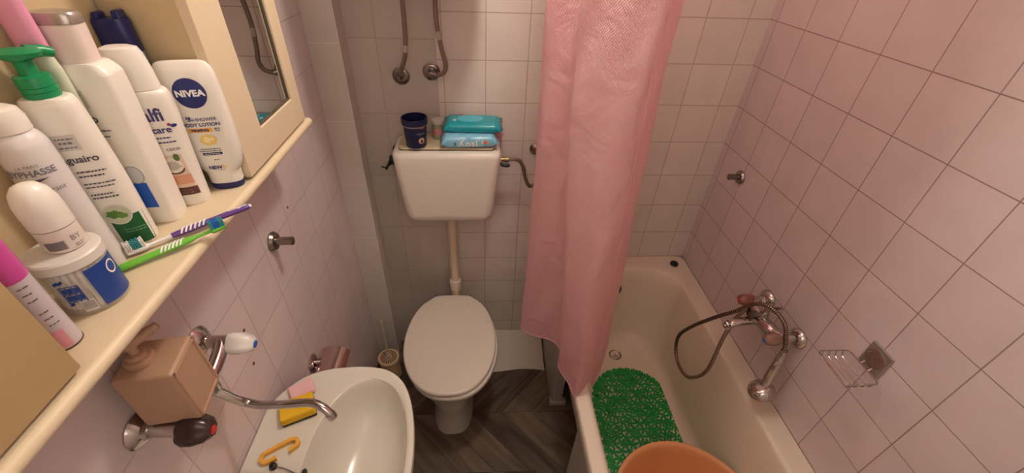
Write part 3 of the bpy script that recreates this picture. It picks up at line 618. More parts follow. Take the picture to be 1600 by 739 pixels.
# ================================================================ SINK TAP, SOAP DISPENSER
tap = thing('wall_mixer_tap', 'chrome wall mixer tap with long spout over the washbasin', 'tap', (XL, -1.087, -.425))
yc, yh = .084, -.091
for s, nm in ((yc, 'cold'), (yh, 'hot')):
    MB().lathe([(.030, .0005), (.031, .004), (.024, .012), (.016, .016), (.014, .022)], 28, M=axm((0, s, 0), (1, 0, 0))).build('escutcheon', CH, tap)
b = MB(); b.tube([(.02, yc, 0), (.05, yc, 0), (.062, yc, -.001)], .0125, 16); b.tube([(.02, yh, 0), (.05, yh, 0), (.062, yh, -.001)], .0125, 16)
b.tube(catmull([(.045, yc, 0), (.052, yc-.03, -.006), (.056, 0, -.012), (.052, yh+.03, -.006), (.045, yh, 0)], 6), .013, 16); b.lathe([(.016, .0), (.0165, .02), (.012, .024)], 20, M=axm((.056, 0, -.012), (0, 0, -1)))
b.build('valve_body', CH, tap)
acr = mat('white_acrylic', (232, 226, 218), .2); brn = mat('dark_brown_acrylic', (58, 38, 34), .2)
def knob(y, m, dot, nm, sc, x0):
    M_ = axm((x0, y, -.003), (1, .0, -.13 if y > 0 else -.05)); rs = []; L = .050
    for k, (r, z) in enumerate([(.010, 0), (.019, .003), (.0225, .012), (.022, .026), (.0175, .042), (.010, L)]):
        q_ = [r*sc*(1+.09*cos(4*2*pi*q/40)) for q in range(40)]; rs.append([(q_[q]*cos(2*pi*q/40), q_[q]*sin(2*pi*q/40), z) for q in range(40)])
    k_ = MB().rings(rs, M=M_).build('handle', m, tap, label=nm)
    MB().lathe([(.0072, L), (.0072, L+.0012), (.006, L+.0018)], 20, M=M_).build('index_dot', dot, k_)
knob(yc, acr, mat('dot_blue', (32, 104, 196), .4), 'white acrylic handle with blue dot', 1.0, .056); knob(yh, brn, mat('dot_red', (206, 44, 44), .4), 'dark brown handle with red dot', 1.12, .064)
b = MB(); b.tube(catmull([(.056, .0, -.03), (.054, .018, -.075), (.050, .038, -.125), (.058, .046, -.148), (.085, .044, -.156), (.13, .044, -.157), (.185, .046, -.156), (.212, .038, -.160), (.228, .030, -.172), (.233, .027, -.184)], 8), .0088, 16)
b.lathe([(.0098, -.001), (.0105, .003), (.0105, .012), (.0095, .014)], 18, M=axm((.228, .030, -.172), (.4, -.2, -1))); b.build('spout', CH, tap)

tan = mat('peach_plastic', (186, 148, 120), .45)
sd = thing('soap_dispenser', 'square peach soap dispenser with pump on the sink tap', 'soap dispenser', (-1.487, -1.139, -.4095), R(9))
b = MB(); b.box((0, 0, .0575), (.080, .078, .115), .006, 3); bo = b.build('bottle', tan, sd, angle=40)
fm = MB()
for (ya, yb, za, zb_) in ((-.036, -.031, .004, .111), (.031, .036, .004, .111), (-.036, .036, .004, .009), (-.036, .036, .106, .111)):
    fm.box((.0405, (ya+yb)/2, (za+zb_)/2), (.004, yb-ya, zb_-za), .0012)
fm.build('raised_frame', tan, bo)
MB().lathe([(.019, .1148), (.0195, .124), (.018, .127), (.013, .128), (.012, .134), (.006, .135), (.0055, .146)], 28, M=Matrix.Translation((-.012, -.004, 0))).build('pump_collar', tan, sd)
b = MB(); b.lathe([(.0055, .143), (.009, .146), (.0095, .156), (.007, .159)], 20, M=Matrix.Translation((-.012, -.004, 0)))
b.tube(catmull([(-.016, -.006, .152), (.0, .004, .156), (.012, .012, .160), (.020, .018, .163)], 5), [.0085]*6+[.0075]*5+[.006]*5, 12); b.build('pump_head', tan, sd)

# ================================================================ THINGS ON THE WASHBASIN
zk = -.765-.0065
yel = mat('yellow_sponge', (242, 190, 34), .85, bump=.8, bscale=500); scour = mat('scouring_dark', (62, 62, 44), .95)
def rot(a): return Matrix.Rotation(R(a), 4, 'Z')
sp_ = thing('sponge', 'yellow kitchen sponge on the washbasin edge below the spout', 'sponge', (-1.461, -.948, zk), R(24))
MB().box((0, 0, .003), (.080, .056, .006), .002).build('scouring_pad', scour, sp_); MB().box((0, 0, .018), (.080, .056, .024), .004, 3).build('foam', yel, sp_)
ss = tag(MB().box((0, 0, .008), (.062, .048, .016), .007, 3).build('soap_cloth', mat('pink_sponge', (240, 190, 192), .8, bump=.5, bscale=400)), 'pink sponge pad behind the yellow sponge on the washbasin', 'sponge')
ss.location = (-1.472, -.889, zk+.0005); ss.rotation_euler = (0, 0, R(32))
hk = thing('plastic_clip', 'orange-yellow plastic hook clip lying on the washbasin edge', 'clip', (-1.474, -1.044, zk), R(33))
path = [(-.010, -.018, 0), (-.026, -.018, 0), (-.036, -.014, 0), (-.040, -.006, 0), (-.036, .002, 0), (-.026, .006, 0), (.022, .006, 0), (.036, .003, 0), (.041, -.005, 0), (.036, -.014, 0), (.018, -.018, 0)]
P = catmull(path, 5); b = MB(); rs = []
for i, p in enumerate(P):
    T = (P[min(i+1, len(P)-1)]-P[max(i-1, 0)]).normalized(); n = Vector((-T.y, T.x, 0)); rs.append([p-n*.0042, p+n*.0042, p+n*.0042+Vector((0, 0, .012)), p-n*.0042+Vector((0, 0, .012))])
b.rings(rs); b.build('clip_body', mat('orange_yellow_plastic', (238, 176, 66), .35), hk, angle=50)
pg = thing('sink_plug_chain', 'black sink plug on a bead chain beside the yellow clip', 'plug', (-1.474, -1.082, zk))
MB().lathe([(.008, 0), (.009, .003), (.007, .009), (.003, .011)], 20).build('stopper', blackp, pg)
b = MB()
for p in catmull([(.008, -.002, .004), (.022, -.004, .003), (.038, -.010, .003), (.052, -.016, .003), (.062, -.02, .002)], 6):
    b.lathe([(.0002, -.0013), (.0013, -.0006), (.0013, .0006), (.0002, .0013)], 8, M=Matrix.Translation(p))
b.build('bead_chain', mat('dull_metal', (120, 104, 88), .4, .8), pg)

# ================================================================ SMALL WALL FITTINGS
def peg(label, loc, dx, L):
    t = thing('wall_hook', label, 'hook', loc, 0, 'chrome wall pegs')
    MB().lathe([(.025, .0005), (.0265, .005), (.022, .012), (.013, .015)], 32, M=axm((0, 0, 0), (dx, 0, 0))).build('base', CHD, t)
    MB().lathe([(.0110, .013), (.0110, L-.008), (.0118, L-.005), (.0112, L), (.005, L+.002)], 20, M=axm((0, 0, 0), (dx, 0, .03))).build('peg', CHD, t)
peg('chrome towel peg on the left wall below the cabinet', (XL, -.655, -.447), 1, .055)
peg('chrome towel peg on the right wall above the tub', (0, -.181, -.512), -1, .05)
tp = thing('paper_holder', 'chrome toilet paper holder on left wall behind the washbasin', 'paper holder', (XL, -.69, -.913))
MB().lathe([(.027, .0005), (.028, .004), (.022, .010), (.012, .013)], 28, M=axm((0, 0, 0), (1, 0, 0))).build('base', CH, tp)
MB().tube([(.01, 0, 0), (.045, 0, 0)], .008, 14).build('arm', CH, tp)
b = MB(); n = 14; vs = []
for i in range(n+1):
    a = R(150-125*i/n); cx_, cz_ = .058, -.034; vs += [(cx_+.055*cos(a), y, cz_+.048*sin(a)) for y in (-.055, .055)] + [(cx_+.0535*cos(a), y, cz_+.0465*sin(a)) for y in (.055, -.055)]
b.rings([vs[i*4:i*4+4] for i in range(n+1)]); b.build('cover', chrome('chrome_pink_reflection', (206, 180, 178), .18), tp)  # reflected pink is put into the cover's chrome colour
MB().tube([(.058, -.055, -.03), (.058, .055, -.03)], .006, 12).build('roll_bar', CHD, tp)

def screw(label, y, z):
    t = thing('screw_hole', label, 'screw hole', (XL, y, z), 0, 'old screw plugs on the left wall')
    MB().lathe([(.0042, .0003), (.0042, .0008), (.0025, .0006)], 12, M=axm((0, 0, 0), (1, 0, 0))).build('wall_plug', mat('rusty_plug', (92, 66, 52), .8), t)
screw('small dark screw hole in the left wall above the towel peg', -.525, -.425)
screw('small dark screw hole in the left wall above the white tap handle', -.884, -.531)
screw('small dark screw hole in the left wall below the white tap handle', -.905, -.626)

# soap basket
bk = thing('soap_basket', 'wire soap basket on a square chrome plate on the right wall', 'basket', (0, -.94, -.615))
MB().box((-.004, -.001, 0), (.007, .062, .074), .002).build('wall_plate', chrome('plate_steel', (196, 192, 186), .5), bk)
MB().lathe([(.0265, 0), (.027, .002), (.0245, .003), (.0, .002)], 36, M=axm((-.0075, -.001, 0), (-1, 0, 0)), cap1=False).build('round_mirror_disc', CH, bk)
b = MB(); z = -.030; wr = .0017
def loopr(x0, x1, y0, y1, r, z): q = rrect(x0, x1, y0, y1, r, z, 5); return q+[q[0]]
b.tube(loopr(-.105, -.018, -.052, .052, .010, z), wr, 8, caps=False); b.build('rim_wire', CH, bk)
b = MB()
for k in range(4):
    x = -.090+.019*k; b.tube(catmull([(x, -.052, z), (x, -.048, z-.013), (x, -.036, z-.018), (x, .036, z-.018), (x, .048, z-.013), (x, .052, z)], 4), .0014, 6)
b.build('basket_wires', CH, bk)
b = MB(); b.tube([(-.007, .012, -.02), (-.016, .012, -.03)], .0022, 8); b.tube([(-.007, -.012, -.02), (-.016, -.012, -.03)], .0022, 8); b.build('brackets', CH, bk)

# ================================================================ BATH MIXER
bx = thing('bath_mixer', 'chrome bath mixer tap with shower hose on the right wall', 'mixer tap', (0, -.656, -.774))
ya, yb = .086, -.086
for s in (ya, yb): MB().lathe([(.031, .0005), (.033, .004), (.031, .012), (.022, .020), (.014, .024)], 30, M=axm((0, s, 0), (-1, 0, 0))).build('escutcheon', CH, bx)
b = MB()
for s in (ya, yb): b.tube([(-.02, s, 0), (-.055, s*.98, -.002)], .013, 16)
b.tube(catmull([(-.05, ya, 0), (-.066, ya*.6, -.006), (-.072, 0, -.010), (-.066, yb*.6, -.006), (-.05, yb, 0)], 6), [.0155]*6+[.019]*6+[.022]*6+[.019]*6+[.0155], 18)
b.tube([(-.072, 0, -.012), (-.074, 0, .028)], [.018, .013], 16)
b.build('body', CH, bx)
b = MB(); rs = []
for k, p in enumerate(catmull([(-.075, .005, -.016), (-.11, .006, -.020), (-.15, .006, -.026), (-.170, .006, -.033), (-.176, .006, -.046)], 6)):
    w, h = (.0155, .0125); rs.append([(p.x, p.y+w*cos(2*pi*q/20), p.z+h*sin(2*pi*q/20)) if k < 20 else (p.x+h*sin(2*pi*q/20), p.y+w*cos(2*pi*q/20), p.z) for q in range(20)])
b.rings(rs); b.build('spout', CH, bx)
smoke = mat('smoky_acrylic', (150, 112, 96), .15, coat=.3)
def bknob(p, d, m, dot, nm):
    M_ = axm(p, d); rs = []
    for r, z in [(.010, 0), (.0175, .004), (.021, .016), (.021, .032), (.0175, .046), (.009, .053)]:
        rs.append([(r*(1+.08*cos(4*2*pi*q/40))*cos(2*pi*q/40), r*(1+.08*cos(4*2*pi*q/40))*sin(2*pi*q/40), z) for q in range(40)])
    k_ = MB().rings(rs, M=M_).build('handle', m, bx, label=nm); MB().lathe([(.006, .0532), (.006, .0545)], 16, M=M_).build('index_dot', dot, k_)
bknob((-.058, yb*.95, -.004), (-1, -.02, -.1), smoke, mat('dot_blue', (32, 104, 196), .4), 'smoky handle with blue dot'); bknob((-.058, ya*.95, -.0), (-1, .04, .02), mat('red_brown_acrylic', (150, 92, 76), .2), mat('dot_red', (206, 44, 44), .4), 'reddish handle with red dot')
MB().lathe([(.011, 0), (.0125, .012), (.0155, .014), (.0155, .026), (.010, .027)], 18, M=axm((-.088, .012, .006), (-1, .05, .1))).build('diverter_knob', CHD, bx)
b = MB(); b.tube([(-.074, 0, .026), (-.070, -.004, .046)], [.010, .009], 12); b.tube([(-.07, -.012, .044), (-.064, -.014, .058), (-.056, -.026, .072)], .006, 10); b.tube([(-.076, .012, .042), (-.084, .016, .056), (-.088, .012, .066)], .006, 10)
b.build('cradle', CH, bx)
# shower hose and hand shower
hp = [(-.085, .055, -.025), (-.105, .060, -.06), (-.145, .028, -.13), (-.185, -.02, -.25), (-.20, .015, -.345), (-.20, .075, -.388), (-.20, .145, -.375), (-.20, .175, -.30), (-.19, .14, -.20), (-.165, .085, -.09), (-.135, .045, -.015), (-.115, .025, .035), (-.095, .0, .063), (-.075, -.035, .065), (-.060, -.072, .045), (-.055, -.100, .0), (-.055, -.112, -.028)]
fine = catmull(hp, 40); samp = [fine[0]]
for p in fine:
    if (p-samp[-1]).length >= .0021: samp.append(p)
hs = thing('shower_hose', 'ribbed metal shower hose looping into the bathtub from the mixer', 'hose', (0, -.656, -.774))
MB().tube(samp, [.0070 if i % 2 else .0062 for i in range(len(samp))], 10, alt=1).build('ribbed_sheath', [chrome('hose_metal', (176, 156, 136), .3), mat('hose_groove', (58, 48, 42), .5, .5)], hs)
MB().lathe([(.0095, -.012), (.0105, 0), (.0105, .014), (.008, .016)], 16, M=axm((-.085, .055, -.025), (-.3, .1, -1))).build('hose_nut', CH, hs)
hd = thing('hand_shower', 'chrome hand shower hanging head down below the bath mixer', 'shower head', (-.055, -.770, -.802))
b = MB(); b.tube(catmull([(0, 0, .004), (0, -.002, -.016), (-.004, -.008, -.05), (-.012, -.018, -.10), (-.022, -.028, -.142)], 5), [.0105]*3+[.0125]*4+[.0155]*5+[.0165]*5+[.015]*4, 18); b.build('handle', CH, hd)
MB().lathe([(.0115, -.003), (.0115, .003)], 18, M=axm((-.001, -.003, -.02), (-.05, -.2, -1))).build('black_seal', blackp, hd)
Mh = axm((-.026, -.034, -.158), (.42, -.10, -.9)); b = MB(); b.lathe([(.013, -.026), (.028, -.020), (.040, -.007), (.041, .002), (.039, .006), (.036, .007), (.0, .0085)], 36, M=Mh, cap1=False); b.build('head', CH, hd)
b = MB()
for r_, n in ((.006, 6), (.013, 12), (.020, 18), (.026, 24)):
    for k in range(n): b.lathe([(.0009, .007), (.0009, .0092)], 6, M=Mh @ Matrix.Translation((r_*cos(2*pi*k/n), r_*sin(2*pi*k/n), 0)))
b.build('spray_nozzles', CHD, hd)

# ================================================================ SHOWER CURTAIN
def curtain():
    top = [(-.585, -.60), (-.622, -.655), (-.650, -.680), (-.690, -.655), (-.742, -.612), (-.788, -.580), (-.752, -.535), (-.778, -.508), (-.838, -.495), (-.835, -.455), (-.775, -.430), (-.715, -.405), (-.745, -.360), (-.800, -.320), (-.760, -.280), (-.700, -.25), (-.735, -.20), (-.775, -.165), (-.735, -.12), (-.70, -.08)]
    bot = [(-.535, -.59), (-.578, -.650), (-.612, -.688), (-.672, -.752), (-.692, -.705), (-.716, -.625), (-.694, -.560), (-.715, -.510), (-.785, -.475), (-.835, -.435), (-.815, -.395), (-.765, -.375), (-.760, -.345), (-.800, -.310), (-.775, -.270), (-.745, -.25), (-.755, -.20), (-.785, -.165), (-.755, -.12), (-.725, -.08)]
    hem = [-1.12, -1.145, -1.055, -1.044, -1.044, -1.05, -1.06, -1.055, -1.06, -1.065, -1.06, -1.06, -1.06, -1.06, -1.06, -1.06, -1.06, -1.06, -1.06, -1.06]
    ns = 8
    T = catmull([(x, y, 0) for x, y in top], ns); Bm = catmull([(x, y, h) for (x, y), h in zip(bot, hem)], ns); NZ = 90; zt = .72
    vs = []; uvs = []; rnd = random.Random(3)
    for j in range(NZ+1):
        for i in range(len(T)):
            f = j/NZ; z = zt+(Bm[i].z-zt)*f
            tt = min(1, max(0, (0.0-z)/1.05)); tt = tt*tt*(3-2*tt)*.6+tt*.4
            p = T[i].lerp(Bm[i], tt)
            q = i/ns
            # soft creases and dents of a creased plastic sheet
            wv = .0035*sin(q*3.1+z*9)*sin(z*7.3+q) + .0025*sin(z*23+q*2.2)*max(0, sin(q*1.7+z*5))
            k = min(max(i, 1), len(T)-2); tg = (T[k+1]-T[k-1]); n = Vector((-tg.y, tg.x)).normalized()
            w_ = 1-max(0, min(1, (z+.95)/-.15)) if z < -.95 else 1
            vs.append((p.x+n.x*wv*w_, p.y+n.y*wv*w_, z)); uvs.append((q*.075, z))
    n = len(T); fs = [(j*n+i, j*n+i+1, (j+1)*n+i+1, (j+1)*n+i) for j in range(NZ) for i in range(n-1)]
    me = bpy.data.meshes.new('curtain_sheet'); me.from_pydata(vs, [], fs); uvl = me.uv_layers.new(name='uv')
    for lp in me.loops: uvl.data[lp.index].uv = uvs[lp.vertex_index]
    me.shade_smooth()
    m = bpy.data.materials.new('pink_curtain'); m.use_nodes = True; nt = m.node_tree; Lk = nt.links.new; nt.nodes.clear()
    out = nt.nodes.new('ShaderNodeOutputMaterial'); pb = nt.nodes.new('ShaderNodeBsdfPrincipled'); tl = nt.nodes.new('ShaderNodeBsdfTranslucent'); mx = nt.nodes.new('ShaderNodeMixShader')
    c = lin((248, 202, 204))+(1,); pb.inputs['Base Color'].default_value = c; pb.inputs['Roughness'].default_value = .38; pb.inputs['Specular IOR Level'].default_value = .4
    tl.inputs[0].default_value = lin((250, 198, 200))+(1,); mx.inputs[0].default_value = .45
    uv = nt.nodes.new('ShaderNodeUVMap'); mp = nt.nodes.new('ShaderNodeMapping'); mp.inputs['Rotation'].default_value = (0, 0, R(45)); mp.inputs['Scale'].default_value = (200, 200, 1); Lk(uv.outputs[0], mp.inputs[0])
    ck = nt.nodes.new('ShaderNodeTexVoronoi'); ck.inputs['Scale'].default_value = 1; ck.inputs['Randomness'].default_value = .0; ck.voronoi_dimensions = '2D'; Lk(mp.outputs[0], ck.inputs['Vector'])
    bp = nt.nodes.new('ShaderNodeBump'); bp.inputs['Strength'].default_value = .8; bp.inputs['Distance'].default_value = .003; Lk(ck.outputs['Distance'], bp.inputs['Height'])
    nz = nt.nodes.new('ShaderNodeTexNoise'); nz.inputs['Scale'].default_value = 9; nz.inputs['Detail'].default_value = 2; nz.inputs['Distortion'].default_value = 1.2; Lk(uv.outputs[0], nz.inputs['Vector'])
    b2 = nt.nodes.new('ShaderNodeBump'); b2.inputs['Strength'].default_value = .6; b2.inputs['Distance'].default_value = .03; Lk(nz.outputs['Fac'], b2.inputs['Height']); Lk(b2.outputs[0], bp.inputs['Normal']); Lk(bp.outputs[0], pb.inputs['Normal']); Lk(b2.outputs[0], tl.inputs['Normal'])
    Lk(pb.outputs[0], mx.inputs[1]); Lk(tl.outputs[0], mx.inputs[2]); Lk(mx.outputs[0], out.inputs[0]); me.materials.append(m)
    t = thing('shower_curtain', 'pink shower curtain bunched at the head of the bathtub', 'curtain', (0, 0, 0))
    o = bpy.data.objects.new('curtain_sheet', me); COL.objects.link(o); o.parent = t
    # stitched hems: along the free vertical edge and the bottom edge
    hm = mat('hem_pink', (240, 170, 174), .5)
    col = 2*ns-3; b = MB(); pts = [Vector(vs[j*n+col])+Vector((.0, -.0008, 0)) for j in range(0, NZ+1)]; b.tube(pts, .0011, 6); b.build('side_hem', hm, t)
    b = MB(); b.tube([Vector(vs[NZ*n+i]) for i in range(0, n)], .0014, 6); b.build('bottom_hem', hm, t)
    b = MB(); b.tube([(-.71, 0-.001, .735), (-.71, YF+.001, .735)], .0125, 20)
    rod = tag(b.build('curtain_rod', CH), 'chrome curtain rod spanning the bathroom above the bathtub edge', 'rod')
    for k in range(10):
        i = k*(n-1)//9; v = Vector(vs[i]); r = MB(); cx_ = v.x; 
        r.tube(catmull([(v.x, v.y, .715), ((v.x-.71)/2+.0, v.y, .712), (-.71-.018*(1 if v.x > -.71 else -1), v.y, .735), (-.71, v.y, .7515), (-.71+.018*(1 if v.x > -.71 else -1), v.y, .735), (v.x, v.y, .715)], 6), .0016, 6)
        r.build('curtain_ring', plast, t)
curtain()

# ================================================================ BATH MAT, PINK BASIN
gm = mat('green_rubber', (16, 168, 74), .35, noise=.15, nscale=60)
bm_ = thing('bath_mat', 'green flower-pattern rubber mat on the bathtub floor', 'bath mat', (-.325, -.71, -1.443))
b = MB(); hw, hl = .178, .345
def inside(x, y, s=0):
    r = hw-s; yy = abs(y)-(hl-hw*1.0)
    return abs(x) <= r and (yy <= 0 or (x*x+yy*yy) <= r*r)
rnd = random.Random(11)
def flower(x, y, R0, np_, a0):
    z1 = .004
    b.add([(x+.36*R0*cos(2*pi*k/10), y+.36*R0*sin(2*pi*k/10), z) for z in (0, z1) for k in range(10)], [tuple(range(10, 20))]+[(k, (k+1) % 10, 10+(k+1) % 10, 10+k) for k in range(10)])
    for q in range(np_):
        a = a0+2*pi*q/np_; d = Vector((cos(a), sin(a), 0)); s = Vector((-sin(a), cos(a), 0)); c = Vector((x, y, 0))
        pr = [(.2, -.11), (.5, -.18), (.8, -.25), (.97, -.15), (1.03, 0), (.97, .15), (.8, .25), (.5, .18), (.2, .11)]
        pts = [c+d*(u*R0)+s*(v*R0) for u, v in pr]; n = len(pts)
        b.add([p+Vector((0, 0, z)) for z in (0, z1+.0003*q/np_) for p in pts], [tuple(range(n, 2*n))]+[(k, (k+1) % n, n+(k+1) % n, n+k) for k in range(n)])
st = .0345; row = 0; y = -hl
while y <= hl:
    x = -hw+(st/2 if row % 2 else 0)
    while x <= hw:
        X, Y = x+rnd.uniform(-.003, .003), y+rnd.uniform(-.003, .003)
        if inside(X, Y, .010): flower(X, Y, rnd.uniform(.0185, .0208), rnd.choice((5, 6, 6, 7)), rnd.uniform(0, 6))
        x += st
    y += st*.866; row += 1
for k in range(56):       # flowers along the edge
    t = k/56; per = 2*pi*hw+4*(hl-hw); s_ = t*per; r = hw-.012
    if s_ < pi*hw: a = s_/hw; p = (r*cos(a), (hl-hw)+r*sin(a))
    elif s_ < pi*hw+2*(hl-hw): p = (-r, (hl-hw)-(s_-pi*hw))
    elif s_ < 2*pi*hw+2*(hl-hw): a = pi+(s_-pi*hw-2*(hl-hw))/hw; p = (r*cos(a), -(hl-hw)+r*sin(a))
    else: p = (r, -(hl-hw)+(s_-2*pi*hw-2*(hl-hw)))
    flower(p[0], p[1], .0165, 7, rnd.uniform(0, 6))
b.build('mat_sheet', gm, bm_, smooth=False)
bs = thing('plastic_basin', 'large peach plastic basin at the near end of the bathtub', 'basin', (-.332, -1.060, -1.436))
b = MB(); b.lathe([(.0, 0), (.165, 0), (.180, .006), (.192, .03), (.214, .10), (.228, .155), (.236, .170), (.245, .178), (.247, .184), (.243, .187), (.236, .185), (.228, .176), (.222, .155), (.208, .10), (.187, .034), (.175, .010), (.160, .004), (.0, .004)], 72, cap0=False, cap1=False)
b.build('bowl', mat('peach_basin', (226, 156, 106), .3, sss=.05), bs, angle=60)

# ================================================================ ON THE CISTERN
zc = -.72+.3072
dbl = mat('dark_blue_pot', (22, 28, 66), .3)
pot = thing('cream_pot', 'dark navy open plastic pot on the cistern', 'pot', (-1.226, -.128, zc), R(12))
b = MB(); b.lathe([(.033, 0), (.036, .002), (.0415, .082), (.0445, .083), (.046, .085), (.046, .103), (.0445, .105), (.042, .104), (.0405, .080), (.035, .006), (.0, .005)], 44, cap1=False); po = b.build('tub', dbl, pot, angle=40)
def ppt(a, z, e=.0006):
    r = .036+(.0415-.036)*(z-.002)/.08+e; return (r*sin(a), -r*cos(a), z)
def ptext(s, size, a0, z, m, nm, bold=0):
    vs, fs = text2d(s, size, bold); MB().add([ppt(a0+u/.039, z+v, .0008) for u, v in vs], fs).build(nm, m, po, smooth=False)
ptext('Velvet', .013, .45, .056, mat('pale_ink', (150, 150, 176), .4), 'label_text'); b = MB()
b.add([ppt(.45+.028*cos(2*pi*k/24)/.039*.42, .030+.011*sin(2*pi*k/24)) for k in range(24)], [tuple(range(24))]); b.build('shell_print', mat('shell_peach', (220, 170, 140), .5), po)
b = MB(); b.add([ppt(.35+i*.06, z, .0009) for z in (.0735, .080) for i in range(9)], [(i, i+1, 10+i, 9+i) for i in range(8)]); b.build('red_strip', mat('dull_red', (170, 70, 70), .5), po)
b = MB(); b.add([ppt(-1.2+i*.15, z, .0007) for z in (.078, .082) for i in range(17)], [(i, i+1, 18+i, 17+i) for i in range(16)]); b.build('seal_ring', mat('seal_pale', (160, 150, 150), .5), po)

def wipes(label, loc, rz, sx, sy, sz, m, foil=None, tilt=0):
    t = thing('wipes_pack', label, 'wet wipes', loc, R(rz), 'wet wipe packs on the cistern'); t.rotation_euler = (R(tilt), 0, R(rz))
    b = MB(); NX, NA = 22, 28; rs = []; rn = random.Random(int(sx*1e5))
    for i in range(NX+1):
        u = -1+2*i/NX; e = max(0, abs(u)-.80)/.20; th = sz*(1-e**1.3*.80); wd = sy*(1-.10*sin(pi*min(1, e*1.2))+.14*e); ring = []
        for k in range(NA):
            a = 2*pi*k/NA; c, s = cos(a), sin(a); n = 3.2-1.2*e
            yy = .5*wd*math.copysign(abs(c)**(2/n), c); zz = .5*th*math.copysign(abs(s)**(2/n), s)+sz*.5*(1-.15*e) 
            zz += .0018*sin(k*1.9+i*.9)*(.4+e)+rn.uniform(-.0005, .0005)
            ring.append((.5*sx*u+(.003*sin(k*2.4) if abs(u) > .99 else 0), yy, max(zz, 0)))
        rs.append(ring)
    b.rings(rs); o = b.build('pouch', m, t, angle=70); return t, (o, BVHTree.FromPolygons([Vector(v) for v in b.v], b.f))
lb = mat('light_blue_foil', (138, 198, 224), .3, coat=.2); tl_ = mat('teal_foil', (24, 156, 170), .25, coat=.3)
w1, p1 = wipes('light blue wet wipes pack lettered in white, lower front pack on the cistern', (-1.036, -.118, zc), 3, .202, .085, .048, lb)
w2, p2 = wipes('bright teal wet wipes pack lying on top of the light blue pack', (-1.022, -.088, zc+.0485), -2, .208, .095, .038, tl_, tilt=5)
w3, p3 = wipes('pink wet wipes pack peeking out behind the light blue pack', (-.985, -.042, zc), 0, .150, .056, .042, mat('pink_foil', (226, 160, 176), .35))
def wfront(p, u, v, e=.0012):
    h = p[1].ray_cast(Vector((u, -.2, v)), Vector((0, 1, 0)))
    return (u, (h[0].y if h[0] else -.04)-e, v)
def wtext(p, items, y):
    for s, size, x, z, m, bold in items:
        vs, fs = text2d(s, size, bold); MB().add([wfront(p, x+u, z+v) for u, v in vs], fs).build('lettering', m, p[0], smooth=False)
iw = mat('ink_white', (240, 236, 228), .5)
wtext(p1, [('Kosili', .034, .004, .0215, iw, .0012), ('baby', .009, -.004, .040, mat('ink_teal', (40, 120, 160), .5), 0), ('5', .016, -.052, .020, inkv, .0006)], 0)
for x, m in ((.056, mat('heart_orange', (226, 120, 100), .5)), (.060, mat('heart_pink', (236, 170, 160), .5))):
    MB().add([wfront(p1, x+.007*cos(2*pi*k/20), .025+.007*sin(2*pi*k/20), .0014 if x < .058 else .001) for k in range(20)], [tuple(range(20))]).build('round_print', m, p1[0])
b = MB(); b.rings([se(.046, .026, 2.4, .0365, 40, -.01, 0), se(.046, .026, 2.4, .0395, 40, -.01, 0), se(.040, .021, 2.4, .041, 40, -.01, 0)]); b.build('resealable_flap', mat('flap_blue', (84, 186, 206), .25), p2[0])
b = MB(); b.rings([se(.010, .008, 2, .0355, 20, -.062, -.012), se(.010, .008, 2, .0378, 20, -.062, -.012)]); b.build('round_print', mat('print_pale', (176, 206, 214), .4), p2[0])
b = MB(); b.rings([se(.016, .007, 2, .0345, 20, -.046, .030), se(.016, .007, 2, .0372, 20, -.046, .030)]); b.build('red_print', mat('dull_red', (170, 70, 70), .5), p2[0])
# small jar behind
sj = thing('small_jar', 'small jar with white lid between the navy pot and the wipes', 'jar', (-1.153, -.058, zc))
MB().lathe([(.018, 0), (.021, .003), (.021, .05), (.018, .056)], 28).build('glass', mat('greenish_jar', (150, 150, 120), .3), sj)
MB().lathe([(.0215, .056), (.023, .058), (.023, .070), (.020, .072)], 28).build('lid', mat('pale_lid', (206, 190, 180), .4), sj)
MB().lathe([(.0214, .015), (.0214, .04)], 28, cap0=False, cap1=False).build('pink_label', mat('pink_label', (206, 130, 140), .5), sj)

# ================================================================ FLOOR THINGS
tb = thing('toilet_brush', 'cream toilet brush in its slotted holder in the back left corner', 'toilet brush', (-1.462, -.215, ZF))
pc = mat('peach_cream_plastic', (226, 192, 152), .45); dk = mat('slot_brown', (120, 72, 48), .7)
MB().lathe([(.0, 0), (.050, 0), (.053, .004), (.046, .06), (.048, .120), (.052, .128), (.050, .130)], 40, cap0=False, cap1=True).build('holder', pc, tb)
lidb = MB(); lidb.lathe([(.052, .130), (.053, .133), (.050, .136), (.044, .1345), (.0, .1335)], 44, cap1=False); lo = lidb.build('lid', pc, tb)
b = MB()
for k in range(18):
    a = 2*pi*k/18; M_ = Matrix.Translation((0, 0, .1348)) @ Matrix.Rotation(a, 4, 'Z'); b.add([(.016, -.0016, 0), (.041, -.0042, .0012), (.041, .0042, .0012), (.016, .0016, 0)], [(0, 1, 2, 3)], M=M_)
b.build('lid_slots', dk, lo, smooth=False)
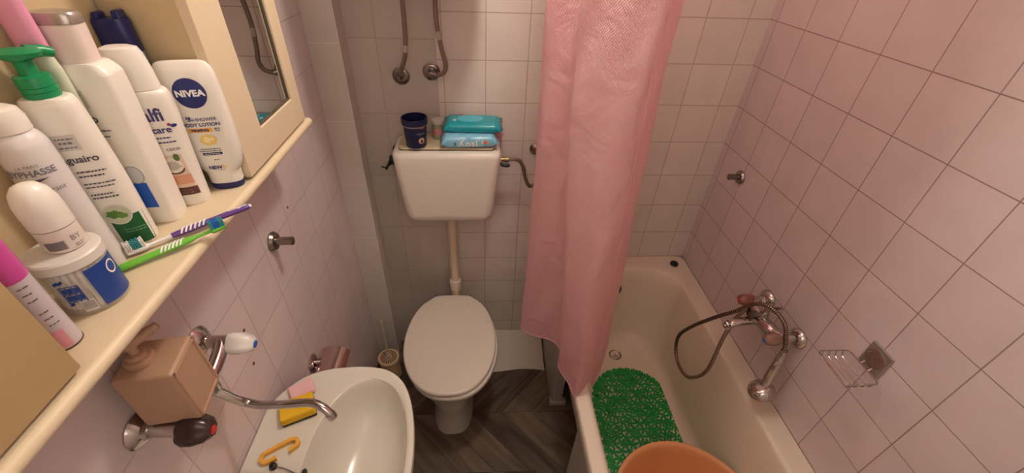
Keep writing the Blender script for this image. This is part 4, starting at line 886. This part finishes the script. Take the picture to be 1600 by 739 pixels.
b = MB(); b.lathe([(.012, .133), (.014, .150), (.009, .154), (.008, .17)], 16); b.tube([(0, 0, .16), (-.004, .012, .26), (-.008, .026, .36)], [.0065, .006, .0055], 10); b.lathe([(.002, -.004), (.0072, 0), (.0072, .010), (.003, .014)], 10, M=Matrix.Translation((-.008, .026, .36)))
b.build('brush_handle', mat('handle_pale', (206, 188, 164), .4), tb)

# white strip of cloth against the wall
b = MB(); NX, NY = 24, 10; x0, x1 = -1.335, -.662; vs = []; 
for lay in (0, 1):
    for j in range(NY+1):
        for i in range(NX+1):
            f = j/NY; x = x0+(x1-x0)*i/NX; y = -.004-f*(.212+.008*sin(i*.55)); z = ZF+.078-.075*(f**.85)+.002*sin(i*.9+j*.6) + (0 if lay else -.004)
            vs.append((x, y, max(z, ZF+.0005)))
n1 = (NX+1)*(NY+1); fs = []
for lay in (0, 1):
    for j in range(NY):
        for i in range(NX): a = lay*n1+j*(NX+1)+i; fs.append((a, a+1, a+NX+2, a+NX+1))
ed = [i for i in range(NX+1)]+[j*(NX+1)+NX for j in range(1, NY+1)]+[NY*(NX+1)+i for i in range(NX-1, -1, -1)]+[j*(NX+1) for j in range(NY-1, 0, -1)]
for k in range(len(ed)): a, c = ed[k], ed[(k+1) % len(ed)]; fs.append((a, c, n1+c, n1+a))
tag(MB().add(vs, fs).build('floor_cloth', mat('white_cloth', (222, 208, 194), .8, noise=.04)), 'white cloth strip along the wall foot behind the toilet', 'cloth')
# bathroom scale at the bottom edge of the picture
sc_ = thing('bathroom_scale', 'dark glass bathroom scale on the wooden floor at the bottom edge', 'scale', (-.93, -.885, ZF))
MB().box((0, 0, .021), (.33, .30, .006), .002).build('glass_plate', mat('dark_glass', (64, 44, 40), .08, coat=.5), sc_)
MB().box((0, .09, .0245), (.10, .045, .002), .0008).build('display', mat('display_grey', (150, 138, 130), .2), sc_)
for sx in (-1, 1):
    for sy in (-1, 1): MB().lathe([(.018, 0), (.020, .002), (.020, .018)], 20, M=Matrix.Translation((sx*.13, sy*.115, 0))).build('foot', CHD, sc_)
